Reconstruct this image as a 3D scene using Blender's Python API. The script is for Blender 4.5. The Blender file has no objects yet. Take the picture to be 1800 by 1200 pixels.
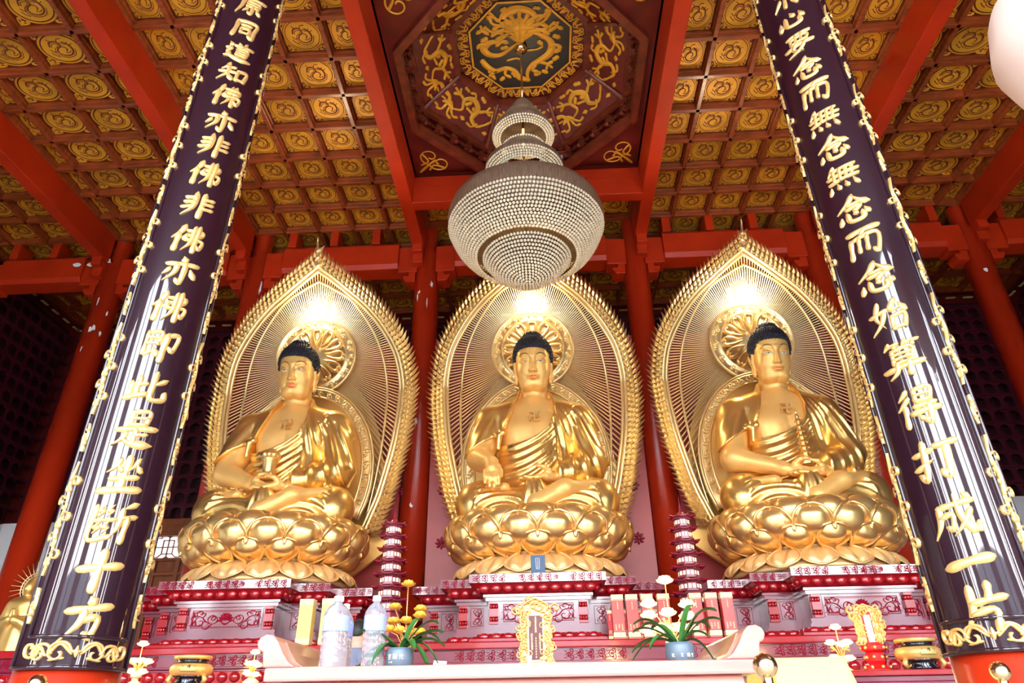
import bpy, bmesh, math, random
import numpy as np
from mathutils import Matrix, Vector
random.seed(7); RNG = np.random.default_rng(7)
PI = math.pi
scene = bpy.context.scene
COL = scene.collection

# ---------------------------------------------------------------- camera
cam_d = bpy.data.cameras.new('camera'); cam_d.sensor_width = 36.0; cam_d.lens = 24.0; cam_d.clip_end = 400
cam = bpy.data.objects.new('camera', cam_d); COL.objects.link(cam)
cam.matrix_world = Matrix(((0.99861611, 0.03647428, 0.0378878, 0.0),
                           (0.0508553, -0.48614025, -0.87239979, 0.0),
                           (-0.01340137, 0.87311929, -0.48732239, 0.77),
                           (0, 0, 0, 1)))
scene.camera = cam

# ---------------------------------------------------------------- world, light, exposure
world = bpy.data.worlds.new('sky'); scene.world = world; world.use_nodes = True
wn = world.node_tree.nodes; wl = world.node_tree.links; wn.clear()
w_out = wn.new('ShaderNodeOutputWorld'); w_bg = wn.new('ShaderNodeBackground')
w_tc = wn.new('ShaderNodeTexCoord'); w_sep = wn.new('ShaderNodeSeparateXYZ'); w_ramp = wn.new('ShaderNodeValToRGB')
wl.new(w_tc.outputs['Generated'], w_sep.inputs[0]); wl.new(w_sep.outputs['Z'], w_ramp.inputs[0])
w_ramp.color_ramp.elements[0].position = 0.0; w_ramp.color_ramp.elements[0].color = (1.0, 0.98, 0.95, 1)
w_ramp.color_ramp.elements[1].position = 0.8; w_ramp.color_ramp.elements[1].color = (0.62, 0.78, 1.0, 1)
wl.new(w_ramp.outputs[0], w_bg.inputs[0]); w_bg.inputs[1].default_value = 27.0
wl.new(w_bg.outputs[0], w_out.inputs[0])
scene.view_settings.view_transform = 'Standard'; scene.view_settings.look = 'None'
scene.view_settings.exposure = 0.0; scene.view_settings.gamma = 1.0
scene.view_settings.use_curve_mapping = False

def lamp(name, loc, power, color, size=0.1, label=None):
    d = bpy.data.lights.new(name, 'POINT'); d.energy = power; d.color = color; d.shadow_soft_size = size
    o = bpy.data.objects.new(name, d); COL.objects.link(o); o.location = loc
    return o

# ---------------------------------------------------------------- materials
def material(name, color, metallic=0.0, rough=0.5, coat=0.0, coat_rough=0.05, spec=0.5, var=0.0, var_scale=4.0,
             bump=0.0, bump_scale=30.0, color2=None, emit=None, emit_strength=0.0, trans=0.0, alpha=1.0, stretch=None, ior=1.45, coat_ior=1.5):
    m = bpy.data.materials.new(name); m.use_nodes = True
    nt = m.node_tree; b = nt.nodes['Principled BSDF']
    b.inputs['Base Color'].default_value = (*color, 1); b.inputs['Metallic'].default_value = metallic
    b.inputs['Roughness'].default_value = rough; b.inputs['Coat Weight'].default_value = coat
    b.inputs['Coat Roughness'].default_value = coat_rough; b.inputs['Coat IOR'].default_value = coat_ior; b.inputs['Specular IOR Level'].default_value = spec
    b.inputs['Transmission Weight'].default_value = trans; b.inputs['Alpha'].default_value = alpha; b.inputs['IOR'].default_value = ior
    if emit: b.inputs['Emission Color'].default_value = (*emit, 1); b.inputs['Emission Strength'].default_value = emit_strength
    if var > 0 or bump > 0:
        tc = nt.nodes.new('ShaderNodeTexCoord'); mp = nt.nodes.new('ShaderNodeMapping')
        nt.links.new(tc.outputs['Object'], mp.inputs[0])
        if stretch: mp.inputs['Scale'].default_value = stretch
    if var > 0:
        n = nt.nodes.new('ShaderNodeTexNoise'); n.inputs['Scale'].default_value = var_scale; n.inputs['Detail'].default_value = 5
        nt.links.new(mp.outputs[0], n.inputs['Vector'])
        mx = nt.nodes.new('ShaderNodeMix'); mx.data_type = 'RGBA'
        c2 = color2 or tuple(max(0, c * (1 - var)) for c in color)
        mx.inputs[6].default_value = (*color, 1); mx.inputs[7].default_value = (*c2, 1)
        r = nt.nodes.new('ShaderNodeMapRange'); r.inputs[1].default_value = 0.35; r.inputs[2].default_value = 0.7
        nt.links.new(n.outputs['Fac'], r.inputs[0]); nt.links.new(r.outputs[0], mx.inputs[0])
        nt.links.new(mx.outputs[2], b.inputs['Base Color'])
    if bump > 0:
        n2 = nt.nodes.new('ShaderNodeTexNoise'); n2.inputs['Scale'].default_value = bump_scale; n2.inputs['Detail'].default_value = 4
        nt.links.new(mp.outputs[0], n2.inputs['Vector'])
        bp = nt.nodes.new('ShaderNodeBump'); bp.inputs['Strength'].default_value = bump; bp.inputs['Distance'].default_value = 0.02
        nt.links.new(n2.outputs['Fac'], bp.inputs['Height']); nt.links.new(bp.outputs[0], b.inputs['Normal'])
    return m

M = {}
M['red_paint'] = material('red paint', (0.5, 0.027, 0.003), rough=0.42, spec=0.4, var=0.25, var_scale=1.5)
M['red_column'] = material('red column paint', (0.46, 0.024, 0.005), rough=0.3, coat=0.25, coat_rough=0.2, var=0.25, var_scale=1.2, stretch=(1, 1, .25))
M['chip'] = material('bare plaster chips', (0.75, 0.74, 0.72), rough=0.8)
M['pink_wall'] = material('faded red screen', (0.44, 0.05, 0.045), rough=0.45, coat=0.3, coat_rough=0.35, var=0.2, var_scale=2)
M['coffer_wood'] = material('coffer timber', (0.34, 0.06, 0.012), rough=0.35, coat=0.3, coat_rough=0.2, var=0.5, var_scale=3, stretch=(1, 6, 1))
M['coffer_board'] = material('coffer board red', (0.15, 0.012, 0.006), rough=0.5)
M['panel_gold'] = material('painted gold', (0.86, 0.4, 0.025), rough=0.42, metallic=0.2, var=0.35, var_scale=2.0)
M['panel_line'] = material('brown drawing line', (0.16, 0.03, 0.004), rough=0.6)
M['caisson_red'] = material('caisson dark red', (0.16, 0.012, 0.007), rough=0.4, coat=0.2, var=0.4, var_scale=3)
M['caisson_brown'] = material('caisson bracket wood', (0.2, 0.03, 0.012), rough=0.35, coat=0.3, var=0.5, var_scale=5)
M['black_board'] = material('black painted board', (0.012, 0.006, 0.006), rough=0.4)
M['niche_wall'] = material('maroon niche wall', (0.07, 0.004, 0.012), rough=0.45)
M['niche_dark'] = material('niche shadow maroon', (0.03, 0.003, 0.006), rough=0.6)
M['lacquer'] = material('black lacquer', (0.019, 0.005, 0.01), rough=0.4, coat=1.0, coat_rough=0.035, spec=0.15)
M['gilt'] = material('gilded carving', (0.88, 0.56, 0.2), metallic=0.55, rough=0.36, var=0.15, var_scale=20)
M['gold'] = material('polished gold robe', (1.0, 0.68, 0.22), metallic=0.9, rough=0.3)
M['gold_lotus'] = material('polished gold lotus', (1.0, 0.68, 0.26), metallic=0.85, rough=0.3)
M['gold_satin'] = material('satin gold lotus skirt', (1.0, 0.66, 0.28), metallic=0.55, rough=0.42)
M['gold_ray'] = material('pale gold rays', (1.0, 0.8, 0.46), metallic=0.6, rough=0.34)
M['gold_skin'] = material('satin gold skin', (1.0, 0.6, 0.18), metallic=0.4, rough=0.4)
M['gold_halo'] = material('bright gold halo', (1.0, 0.76, 0.36), metallic=0.8, rough=0.3)
M['gold_plate'] = material('satin gold plate', (0.85, 0.56, 0.18), metallic=0.85, rough=0.42)
M['hair'] = material('blue black hair curls', (0.012, 0.016, 0.03), rough=0.4, spec=0.5)
M['eye_white'] = material('painted eye white', (0.85, 0.85, 0.86), rough=0.35)
M['eye_dark'] = material('painted eye line', (0.012, 0.01, 0.012), rough=0.4)
M['lips'] = material('painted coral lips', (0.9, 0.13, 0.05), rough=0.4)
M['rosewood'] = material('red lacquered rosewood', (0.24, 0.002, 0.03), rough=0.3, coat=1.0, coat_rough=0.1, spec=0.8, coat_ior=1.8, var=0.35, var_scale=2)
M['rosewood_bead'] = material('red lacquered petal moulding', (0.42, 0.006, 0.012), rough=0.2, coat=1.0, coat_rough=0.06, spec=0.7)
M['carving'] = material('carved relief red', (0.3, 0.0, 0.02), rough=0.6, spec=0.2)
M['grey_stone'] = material('dark grey plinth', (0.07, 0.075, 0.08), rough=0.6, var=0.3)
M['pagoda_wood'] = material('purple red pagoda wood', (0.27, 0.03, 0.06), rough=0.35, coat=0.6, coat_rough=0.2)
M['pagoda_roof'] = material('pagoda roof crimson', (0.3, 0.004, 0.03), rough=0.4, coat=0.4)
M['pagoda_window'] = material('lit pagoda window', (0.9, 0.8, 0.6), rough=0.6, emit=(1, 0.8, 0.5), emit_strength=0.6)
M['bead'] = material('crystal beads', (0.95, 0.82, 0.55), rough=0.15, spec=0.9, coat=0.6)
M['chain_veil'] = material('strings of fine beads', (0.36, 0.24, 0.15), rough=0.4, metallic=0.3, var=0.5, var_scale=60, stretch=(1, 1, .02))
M['bead_frame'] = material('dark bead frame', (0.13, 0.08, 0.05), rough=0.5, metallic=0.3)
M['brass'] = material('polished brass', (0.86, 0.66, 0.36), metallic=1.0, rough=0.2)
M['floor'] = material('stone floor', (0.5, 0.46, 0.42), rough=0.4, var=0.2)
M['paving'] = material('outdoor paving', (0.45, 0.43, 0.4), rough=0.8, var=0.2)
M['table_wood'] = material('pale red offering table', (0.62, 0.25, 0.2), rough=0.3, coat=0.7, coat_rough=0.15, var=0.3, var_scale=2, stretch=(1, 8, 8))
M['table_inner'] = material('table wing wood', (0.4, 0.17, 0.1), rough=0.4, coat=0.3, var=0.3)
M['wood_door'] = material('brown door wood', (0.3, 0.075, 0.02), rough=0.45, var=0.3, var_scale=4, stretch=(5, 1, 1))
M['pane'] = material('frosted paper pane', (0.9, 0.9, 0.9), rough=0.7, trans=0.0, emit=(1, 1, 1), emit_strength=1.2)  # emission stands in for the bright sky behind the pane
M['white_wall'] = material('white plaster wall', (0.72, 0.72, 0.72), rough=0.8)
M['leaf'] = material('dark green strap leaf', (0.035, 0.13, 0.025), rough=0.3, var=0.35, var_scale=8)
M['pot'] = material('grey blue ceramic pot', (0.09, 0.125, 0.16), rough=0.4)
M['bottle'] = material('clear plastic bottle', (0.82, 0.87, 0.93), rough=0.08, trans=0.85, ior=1.25, spec=0.5)
M['cap'] = material('white bottle cap', (0.9, 0.9, 0.92), rough=0.4)
M['bottle_label'] = material('pale blue bottle label', (0.28, 0.34, 0.78), rough=0.35)
M['amber'] = material('amber lotus flower', (0.95, 0.5, 0.05), rough=0.3, spec=0.6)
M['lit_flower'] = material('lit lotus lamp flower', (1, 0.8, 0.45), rough=0.4, emit=(1.0, 0.62, 0.22), emit_strength=4.5)
M['black_glaze'] = material('black glaze', (0.006, 0.008, 0.014), rough=0.12, coat=0.8)
M['gold_paint'] = material('gold band', (0.8, 0.52, 0.16), metallic=0.5, rough=0.4)
M['cand_red'] = material('pink red card box', (0.75, 0.09, 0.075), rough=0.4, coat=0.4)
M['cand_dark'] = material('deep red card box', (0.6, 0.01, 0.015), rough=0.4)
M['cream_gold'] = material('cream gold print', (0.95, 0.78, 0.42), rough=0.5)
M['yellow_board'] = material('yellow card board', (0.95, 0.72, 0.22), rough=0.5)
M['yellow_cloth'] = material('yellow satin cloth', (0.95, 0.68, 0.16), rough=0.5, spec=0.3)
M['tablet_red'] = material('tablet maroon face', (0.12, 0.012, 0.012), rough=0.35)
M['white_frame'] = material('white enamel', (0.9, 0.9, 0.88), rough=0.4)
M['silver'] = material('grey silver panel', (0.55, 0.56, 0.6), metallic=0.3, rough=0.5)
M['booklet'] = material('slate blue cover', (0.07, 0.14, 0.25), rough=0.5)
M['skin'] = material('skin', (0.72, 0.45, 0.33), rough=0.5)
M['black_hair'] = material('black hair', (0.015, 0.013, 0.014), rough=0.5)
M['grey_shirt'] = material('grey blue shirt', (0.22, 0.25, 0.36), rough=0.8)
M['dark_trousers'] = material('dark trousers', (0.03, 0.03, 0.04), rough=0.8)
M['lantern'] = material('pale silk lantern', (0.9, 0.72, 0.62), rough=0.6)
M['paper'] = material('white paper', (0.9, 0.9, 0.9), rough=0.7)
M['ink'] = material('black ink', (0.01, 0.01, 0.01), rough=0.5)
M['pale_dash'] = material('pale gold trim', (0.5, 0.33, 0.15), rough=0.5)

# ---------------------------------------------------------------- mesh helpers
class MB:
    def __init__(s): s.v = []; s.f = []; s.sm = []; s.n = 0; s.M = None; s.cut = []
    def slot(s): s.cut.append(len(s.f)); return s          # faces added from here on use the next material
    def add(s, V, F, smooth=False):
        V = np.asarray(V, float).reshape(-1, 3)
        if s.M is not None:
            A = np.array(s.M); V = V @ A[:3, :3].T + A[:3, 3]
        s.v.append(V); n = s.n
        s.f.extend([tuple(i + n for i in f) for f in F]); s.sm.extend([smooth] * len(F)); s.n += len(V)
        return s
    def box(s, x0, x1, y0, y1, z0, z1):
        V = [(x, y, z) for z in (z0, z1) for y in (y0, y1) for x in (x0, x1)]
        return s.add(V, [(0, 2, 3, 1), (4, 5, 7, 6), (0, 1, 5, 4), (2, 6, 7, 3), (0, 4, 6, 2), (1, 3, 7, 5)])
    def grid(s, P, close_u=False, close_v=False, smooth=True, flip=False):
        P = np.asarray(P, float); nu, nv = P.shape[:2]; F = []
        for i in range(nu if close_u else nu - 1):
            for j in range(nv if close_v else nv - 1):
                q = (i * nv + j, ((i + 1) % nu) * nv + j, ((i + 1) % nu) * nv + (j + 1) % nv, i * nv + (j + 1) % nv)
                F.append(q[::-1] if flip else q)
        return s.add(P.reshape(-1, 3), F, smooth)
    def lathe(s, prof, n=32, c=(0, 0, 0), sy=1.0, smooth=True, a0=0.0, a1=2 * PI, rfun=None):
        full = abs(a1 - a0 - 2 * PI) < 1e-6
        m = n if full else n + 1
        P = np.zeros((len(prof), m, 3))
        for i, (r, z) in enumerate(prof):
            for j in range(m):
                a = a0 + (a1 - a0) * j / n
                rr = r * (rfun(a, i) if rfun else 1)
                P[i, j] = (c[0] + rr * math.cos(a), c[1] + rr * math.sin(a) * sy, c[2] + z)
        return s.grid(P, close_v=full, smooth=smooth, flip=True)
    def tube(s, pts, rad, n=8, closed=False, smooth=True):
        pts = np.asarray(pts, float); k = len(pts); rad = np.broadcast_to(np.asarray(rad, float), (k,))
        T = np.gradient(pts, axis=0) if not closed else np.roll(pts, -1, 0) - np.roll(pts, 1, 0)
        T /= np.linalg.norm(T, axis=1)[:, None] + 1e-12
        up = np.array([0, 0, 1.0]) if abs(T[0][2]) < .9 else np.array([1.0, 0, 0])
        P = np.zeros((k, n, 3)); u = up
        for i in range(k):
            u = u - T[i] * u.dot(T[i]); nn = np.linalg.norm(u)
            u = u / nn if nn > 1e-6 else np.array([0, 1.0, 0]); w = np.cross(T[i], u)
            for j in range(n):
                a = 2 * PI * j / n; P[i, j] = pts[i] + rad[i] * (u * math.cos(a) + w * math.sin(a))
        b = s.n; s.grid(P, close_u=closed, close_v=True, smooth=smooth, flip=True)
        if not closed:
            s.f.append(tuple(b + j for j in range(n))); s.f.append(tuple(b + (k - 1) * n + j for j in range(n))[::-1]); s.sm += [False, False]
        return s
    def poly(s, pts, y0, y1, plane='xz'):           # extrude a 2D outline
        k = len(pts)
        def P(a, b, d): return {'xz': (a, d, b), 'xy': (a, b, d), 'yz': (d, a, b)}[plane]
        V = [P(a, b, y0) for a, b in pts] + [P(a, b, y1) for a, b in pts]
        F = [tuple(range(k)), tuple(range(2 * k - 1, k - 1, -1))] + [(i, i + k, (i + 1) % k + k, (i + 1) % k) for i in range(k)]
        return s.add(V, F)
    def ball(s, c, r, nu=10, nv=14, smooth=True):
        r = np.broadcast_to(np.asarray(r, float), (3,))
        th = np.linspace(0, PI, nu); ph = np.linspace(0, 2 * PI, nv, endpoint=False)
        P = np.stack([np.sin(th)[:, None] * np.cos(ph) * r[0] + c[0], np.sin(th)[:, None] * np.sin(ph) * r[1] + c[1],
                      np.cos(th)[:, None] * np.ones(nv) * r[2] + c[2]], -1)
        return s.grid(P, close_v=True, smooth=smooth)
    def build(s, name, mat, parent=None, bevel=0.0, fix=True):
        me = bpy.data.meshes.new(name)
        if s.v:
            V = np.concatenate(s.v); me.from_pydata(V.tolist(), [], s.f)
            me.polygons.foreach_set('use_smooth', s.sm)
            if s.cut: me.polygons.foreach_set('material_index', [sum(i >= c for c in s.cut) for i in range(len(s.f))])
        if fix:
            bm = bmesh.new(); bm.from_mesh(me); bmesh.ops.recalc_face_normals(bm, faces=bm.faces); bm.to_mesh(me); bm.free()
        for q in (mat if isinstance(mat, tuple) else (mat,)): me.materials.append(M[q])
        me.update()
        o = bpy.data.objects.new(name, me); COL.objects.link(o)
        if parent: o.parent = parent
        if bevel:
            b = o.modifiers.new('edge', 'BEVEL'); b.width = bevel; b.segments = 2; b.limit_method = 'ANGLE'; b.angle_limit = 0.6
        return o

def tag(o, label, cat=None, group=None, kind=None):
    o['label'] = label
    if cat: o['category'] = cat
    if group: o['group'] = group
    if kind: o['kind'] = kind
    return o
def thing(name, label, cat, loc=(0, 0, 0), rz=0.0, group=None, kind=None):
    o = bpy.data.objects.new(name, None); COL.objects.link(o); o.location = loc; o.rotation_euler = (0, 0, rz); o.empty_display_size = .1
    return tag(o, label, cat, group, kind)
def struct(mb, name, mat, label, cat=None, parent=None, bevel=0.0):
    o = mb.build(name, mat, parent, bevel)
    if parent is None: tag(o, label, cat or name.split('_')[0], kind='structure')
    return o
def kids(o): return [c for c in COL.objects if c.parent == o]
def copy_tree(o, parent=None):
    c = o.copy(); COL.objects.link(c)
    if parent: c.parent = parent
    for ch in [x for x in list(COL.objects) if x.parent == o]: copy_tree(ch, c)
    return c
def instance(mesh, name, parent, loc=(0, 0, 0), rz=0.0, scale=None):
    o = bpy.data.objects.new(name, mesh); COL.objects.link(o); o.parent = parent; o.location = loc; o.rotation_euler = (0, 0, rz)
    if scale: o.scale = scale
    return o

# brush strokes: ribbons with a rounded cross-section, mapped through fn(x, y, depth) -> (n,3)
def catmull(P, n):
    P = np.asarray(P, float)
    if len(P) == 2: return P[0] + (P[1] - P[0]) * np.linspace(0, 1, n)[:, None]
    Q = np.vstack([2 * P[0] - P[1], P, 2 * P[-1] - P[-2]]); m = len(P) - 1; out = []
    for t in np.linspace(0, m - 1e-6, n):
        i = int(t); u = t - i; p0, p1, p2, p3 = Q[i], Q[i + 1], Q[i + 2], Q[i + 3]
        out.append(.5 * (2 * p1 + (p2 - p0) * u + (2 * p0 - 5 * p1 + 4 * p2 - p3) * u * u + (3 * p1 - p0 - 3 * p2 + p3) * u ** 3))
    return np.array(out)
def wprof(t, kind):
    if kind == 't': return np.interp(t, [0, .12, .5, 1], [.75, 1.05, .85, .12])
    if kind == 'g': return np.interp(t, [0, .3, .8, 1], [.3, .6, 1.35, .25])
    if kind == 'd': return np.interp(t, [0, .6, 1], [.35, 1.3, .9])
    if kind == 'b': return np.interp(t, [0, .4, 1], [.3, 1.0, .3])
    if kind == 'c': return np.ones_like(t)
    return np.interp(t, [0, .12, .5, .88, 1], [.85, 1.05, .78, 1.08, .9])
STROKES = [0]
def stroke(mb, pts, w, fn, h, kind='n', n=None, smooth=True):
    STROKES[0] += 1; h = h * (1 + .045 * (STROKES[0] % 13))      # crossing strokes never lie in one plane
    L = len(pts); n = n or max(6, 4 * L)
    C = catmull(pts, n); T = np.gradient(C, axis=0); T /= np.linalg.norm(T, axis=1)[:, None] + 1e-9
    t = np.linspace(0, 1, n); W = w * .5 * wprof(t, kind)
    C = np.vstack([C[0] - T[0] * W[0] * .7, C, C[-1] + T[-1] * W[-1] * .7]); T = np.vstack([T[0], T, T[-1]])
    W = np.concatenate([[W[0] * .45], W, [W[-1] * .45]]); N = np.stack([-T[:, 1], T[:, 0]], -1)
    rows = []
    for off, d in ((1, 0), (.55, h), (-.55, h), (-1, 0)):
        q = C + N * (W * off)[:, None]; rows.append(fn(q[:, 0], q[:, 1], np.full(len(q), d)))
    P = np.stack(rows, 1); b = mb.n; k = len(C)
    mb.grid(P, smooth=smooth); mb.f += [(b, b + 1, b + 2, b + 3), tuple(b + 4 * (k - 1) + j for j in (3, 2, 1, 0))]; mb.sm += [False, False]
def plane_fn(o, ux, uy, un, s=1.0):
    o, ux, uy, un = (np.asarray(a, float) for a in (o, ux, uy, un))
    return lambda x, y, d: o + np.outer(np.asarray(x) * s, ux) + np.outer(np.asarray(y) * s, uy) + np.outer(d, un)
def curl(x, y, a, r, turns=1.2, d=1, n=12):         # a spiral scroll starting at (x, y) in direction a
    out = []
    for i in range(n):
        t = i / (n - 1); ang = a + d * turns * 2 * PI * t
        out.append((x, y)); st = r * 2 * PI * turns / n * (1.05 - t)
        x += math.cos(ang) * st; y += math.sin(ang) * st
    return out
def scroll_strokes(W, Hh, w, rep=3):
    """a running scroll of curls inside a W x Hh box centred on 0: list of (pts, width)"""
    out = []; step = W / rep
    for k in range(rep):
        x = -W / 2 + (k + .5) * step; d = 1 if k % 2 else -1
        out.append(([(x - step * .5, -d * Hh * .3), (x - step * .2, d * Hh * .25), (x + step * .25, -d * Hh * .25), (x + step * .5, d * Hh * .3)], w))
        out.append((curl(x - step * .15, d * Hh * .1, d * 1.2, Hh * .26, 1.1, d), w * .8))
        out.append((curl(x + step * .12, -d * Hh * .1, -d * 1.9, Hh * .24, 1.1, d), w * .8))
        out.append(([(x + step * .3, d * Hh * .05), (x + step * .36, d * Hh * .42)], w))
    return out
X0 = -0.12
# ================================================================ the hall
BX = [X0 - 9.55, X0 - 6.32, X0 - 2.42, X0 + 2.42, X0 + 6.32, X0 + 9.55]     # column and beam rows
CX = [-9.5, -6.19, -2.37, 2.17, 6.02, 9.36]
SIDE = ['far left', 'second left', 'left centre', 'right centre', 'second right', 'far right']
CY, ZB, ZC, YB = 12.3, 9.9, 10.6, 15.7
LW, RW = -12.65, 12.4
struct(MB().box(LW - .3, RW + .3, -3.2, YB + .3, -.3, 0), 'floor', 'floor', 'grey stone floor of the hall')
g = MB().box(-70, 70, -90, -3.2, -1.1, -.9); g.box(-8, 8, -4.6, -3.2, -.9, -.35)
struct(g, 'ground', 'paving', 'pale paved court outside the hall front', 'ground')

# ceiling: boards, timber grid, gilded coffers
ceil = MB().box(LW - .3, RW + .3, -3.0, 6.3, ZC + .1, ZC + .22)
ceil.box(LW - .3, RW + .3, 10.5, YB + .3, ZC + .1, ZC + .22)
ceil.box(LW - .3, BX[2] + .15, 6.3, 10.5, ZC + .1, ZC + .22); ceil.box(BX[3] - .15, RW + .3, 6.3, 10.5, ZC + .1, ZC + .22)
ceiling = struct(ceil, 'ceiling', 'coffer_board', 'coffered timber ceiling with gilded dragon medallions', 'ceiling')
PY = .757; Y_END = 12.85
DRAGON = [  # line drawing of the coiled dragon of one medallion, unit square -1..1
    ([(-.62, .15), (-.5, .5), (-.1, .55), (.05, .2), (-.25, -.05), (-.3, -.4), (.05, -.62), (.45, -.5), (.62, -.1), (.5, .3), (.25, .5)], .1),
    ([(-.5, .12), (-.42, .36), (-.14, .4), (-.08, .22), (-.4, -.05), (-.46, -.45), (.02, -.78), (.58, -.6), (.76, -.1)], .045),
    ([(-.1, .1), (.15, .12), (.3, -.05), (.22, -.25)], .07), ([(-.3, -.2), (-.55, -.3), (-.7, -.1)], .05),
    ([(.45, -.25), (.3, -.4), (.12, -.35)], .05), ([(-.05, .5), (.05, .75), (.3, .78)], .05), ([(-.4, .55), (-.55, .75)], .05),
    ([(.55, .2), (.75, .35)], .045), ([(.1, .45), (.35, .3), (.55, .5)], .045), ([(-.75, -.35), (-.6, -.55), (-.4, -.7)], .05)]
def medallion(gold, line, x0, x1, y0, y1, z, full=False):
    cx, cy = (x0 + x1) / 2, (y0 + y1) / 2; hx, hy = (x1 - x0) / 2, (y1 - y0) / 2
    if hx < .12: return
    r = min(hx, hy) if hx > .25 else hx
    n = 24; a = np.linspace(0, 2 * PI, n, endpoint=False)
    if full: gold.box(x0 + .015, x1 - .015, y0 + .015, y1 - .015, z - .012, z)
    def ring(rr, zz): return [(cx + hx * rr * math.cos(t), cy + hy * rr * math.sin(t), zz) for t in a]
    gold.add(ring(.8, z - .016), [tuple(range(n))])
    if full:
        for ra, rb in ((.86, .82), (.96, .93)): line.add(ring(ra, z - .015) + ring(rb, z - .015), [(i, (i + 1) % n, (i + 1) % n + n, i + n) for i in range(n)])
    b = gold.n; gold.add(ring(.95, z - .014) + ring(.86, z - .014), [(i, (i + 1) % n, (i + 1) % n + n, i + n) for i in range(n)])
    fn = lambda X, Y, d: np.stack([cx + hx * .72 * np.asarray(X), cy - hy * .72 * np.asarray(Y), z - .017 - np.asarray(d)], -1)
    for pts, w in DRAGON: stroke(line, pts, w * 1.25, fn, .004, 'n', n=max(6, len(pts) * 2), smooth=False)
    fc = lambda X, Y, d: np.stack([cx + hx * np.asarray(X), cy + hy * np.asarray(Y), z - .004 - np.asarray(d)], -1)
    for sx in (-1, 1):
        for sy in (-1, 1):
            for pts, w in (([(.95, .95), (.72, .95), (.6, .92), (.56, .84), (.66, .82)], .09), ([(.95, .95), (.95, .72), (.92, .6), (.84, .56), (.82, .66)], .09), ([(.95, .95), (.78, .78)], .14)):
                stroke(line if full else gold, [(sx * p, sy * q) for p, q in pts], w * (.5 if full else 1), fc, .008 + .008 * full, 'c', n=6, smooth=False)
def coffer_bay(xs, y0, y1, name_label, full=False):
    frame, gold, line = MB(), MB(), MB()
    ys = []; y = Y_END
    while y > y0 + .05:
        if y <= y1 + .01: ys.append(y)
        y -= PY
    ys = sorted(ys); hw = .042
    for x in xs: frame.box(x - hw, x + hw, ys[0], ys[-1], ZC - .06, ZC + .1)
    for yy in ys: frame.box(xs[0], xs[-1], yy - hw, yy + hw, ZC - .06, ZC + .1)
    for x in xs: frame.box(x - .06, x + .06, ys[0], ys[-1], ZC + .03, ZC + .1)
    for yy in ys: frame.box(xs[0], xs[-1], yy - .06, yy + .06, ZC + .03, ZC + .1)
    for i in range(len(xs) - 1):
        for j in range(len(ys) - 1):
            medallion(gold, line, xs[i] + .06, xs[i + 1] - .06, ys[j] + .06, ys[j + 1] - .06, ZC + .1, full)
    tag(frame.build('coffer_frame', 'coffer_wood', ceiling, bevel=.012), 'dark timber coffer grid ' + name_label)
    tag(gold.build('coffer_medallion', 'panel_gold', ceiling), 'gilded medallions ' + name_label)
    tag(line.build('medallion_drawing', 'panel_line', ceiling), 'brown dragon drawing on the medallions ' + name_label)
def span(a, b, p, anchor):
    xs = [a]; k = math.ceil((a - anchor) / p)
    x = anchor + k * p
    while x < b:
        if x - a > .05: xs.append(x)
        x += p
    return xs + [b]
coffer_bay(span(BX[1] + .14, BX[2] - .14, .785, -5.65), 4.3, Y_END, 'over the left figure', True)
coffer_bay(span(BX[3] + .14, BX[4] - .14, .76, 3.09), 4.3, Y_END, 'over the right figure', True)
coffer_bay(span(BX[0] + .14, BX[1] - .14, .91, -9.12), 4.3, Y_END, 'of the outer left aisle')
coffer_bay(span(BX[4] + .14, BX[5] - .14, .91, BX[5] - .6), 4.3, Y_END, 'of the outer right aisle')
coffer_bay(span(LW + .05, BX[0] - .14, .86, -11.2), 7.0, Y_END, 'by the left wall')
coffer_bay(span(BX[5] + .14, RW - .05, .86, 11.0), 7.0, Y_END, 'by the right wall')
coffer_bay(span(BX[2] + .14, BX[3] - .14, .76, BX[2] + .9), 10.8, Y_END, 'behind the cross beam')
Y_END = YB
coffer_bay(span(LW + .05, RW - .05, .9, -12.2), 13.0, YB, 'behind the columns')

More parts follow.
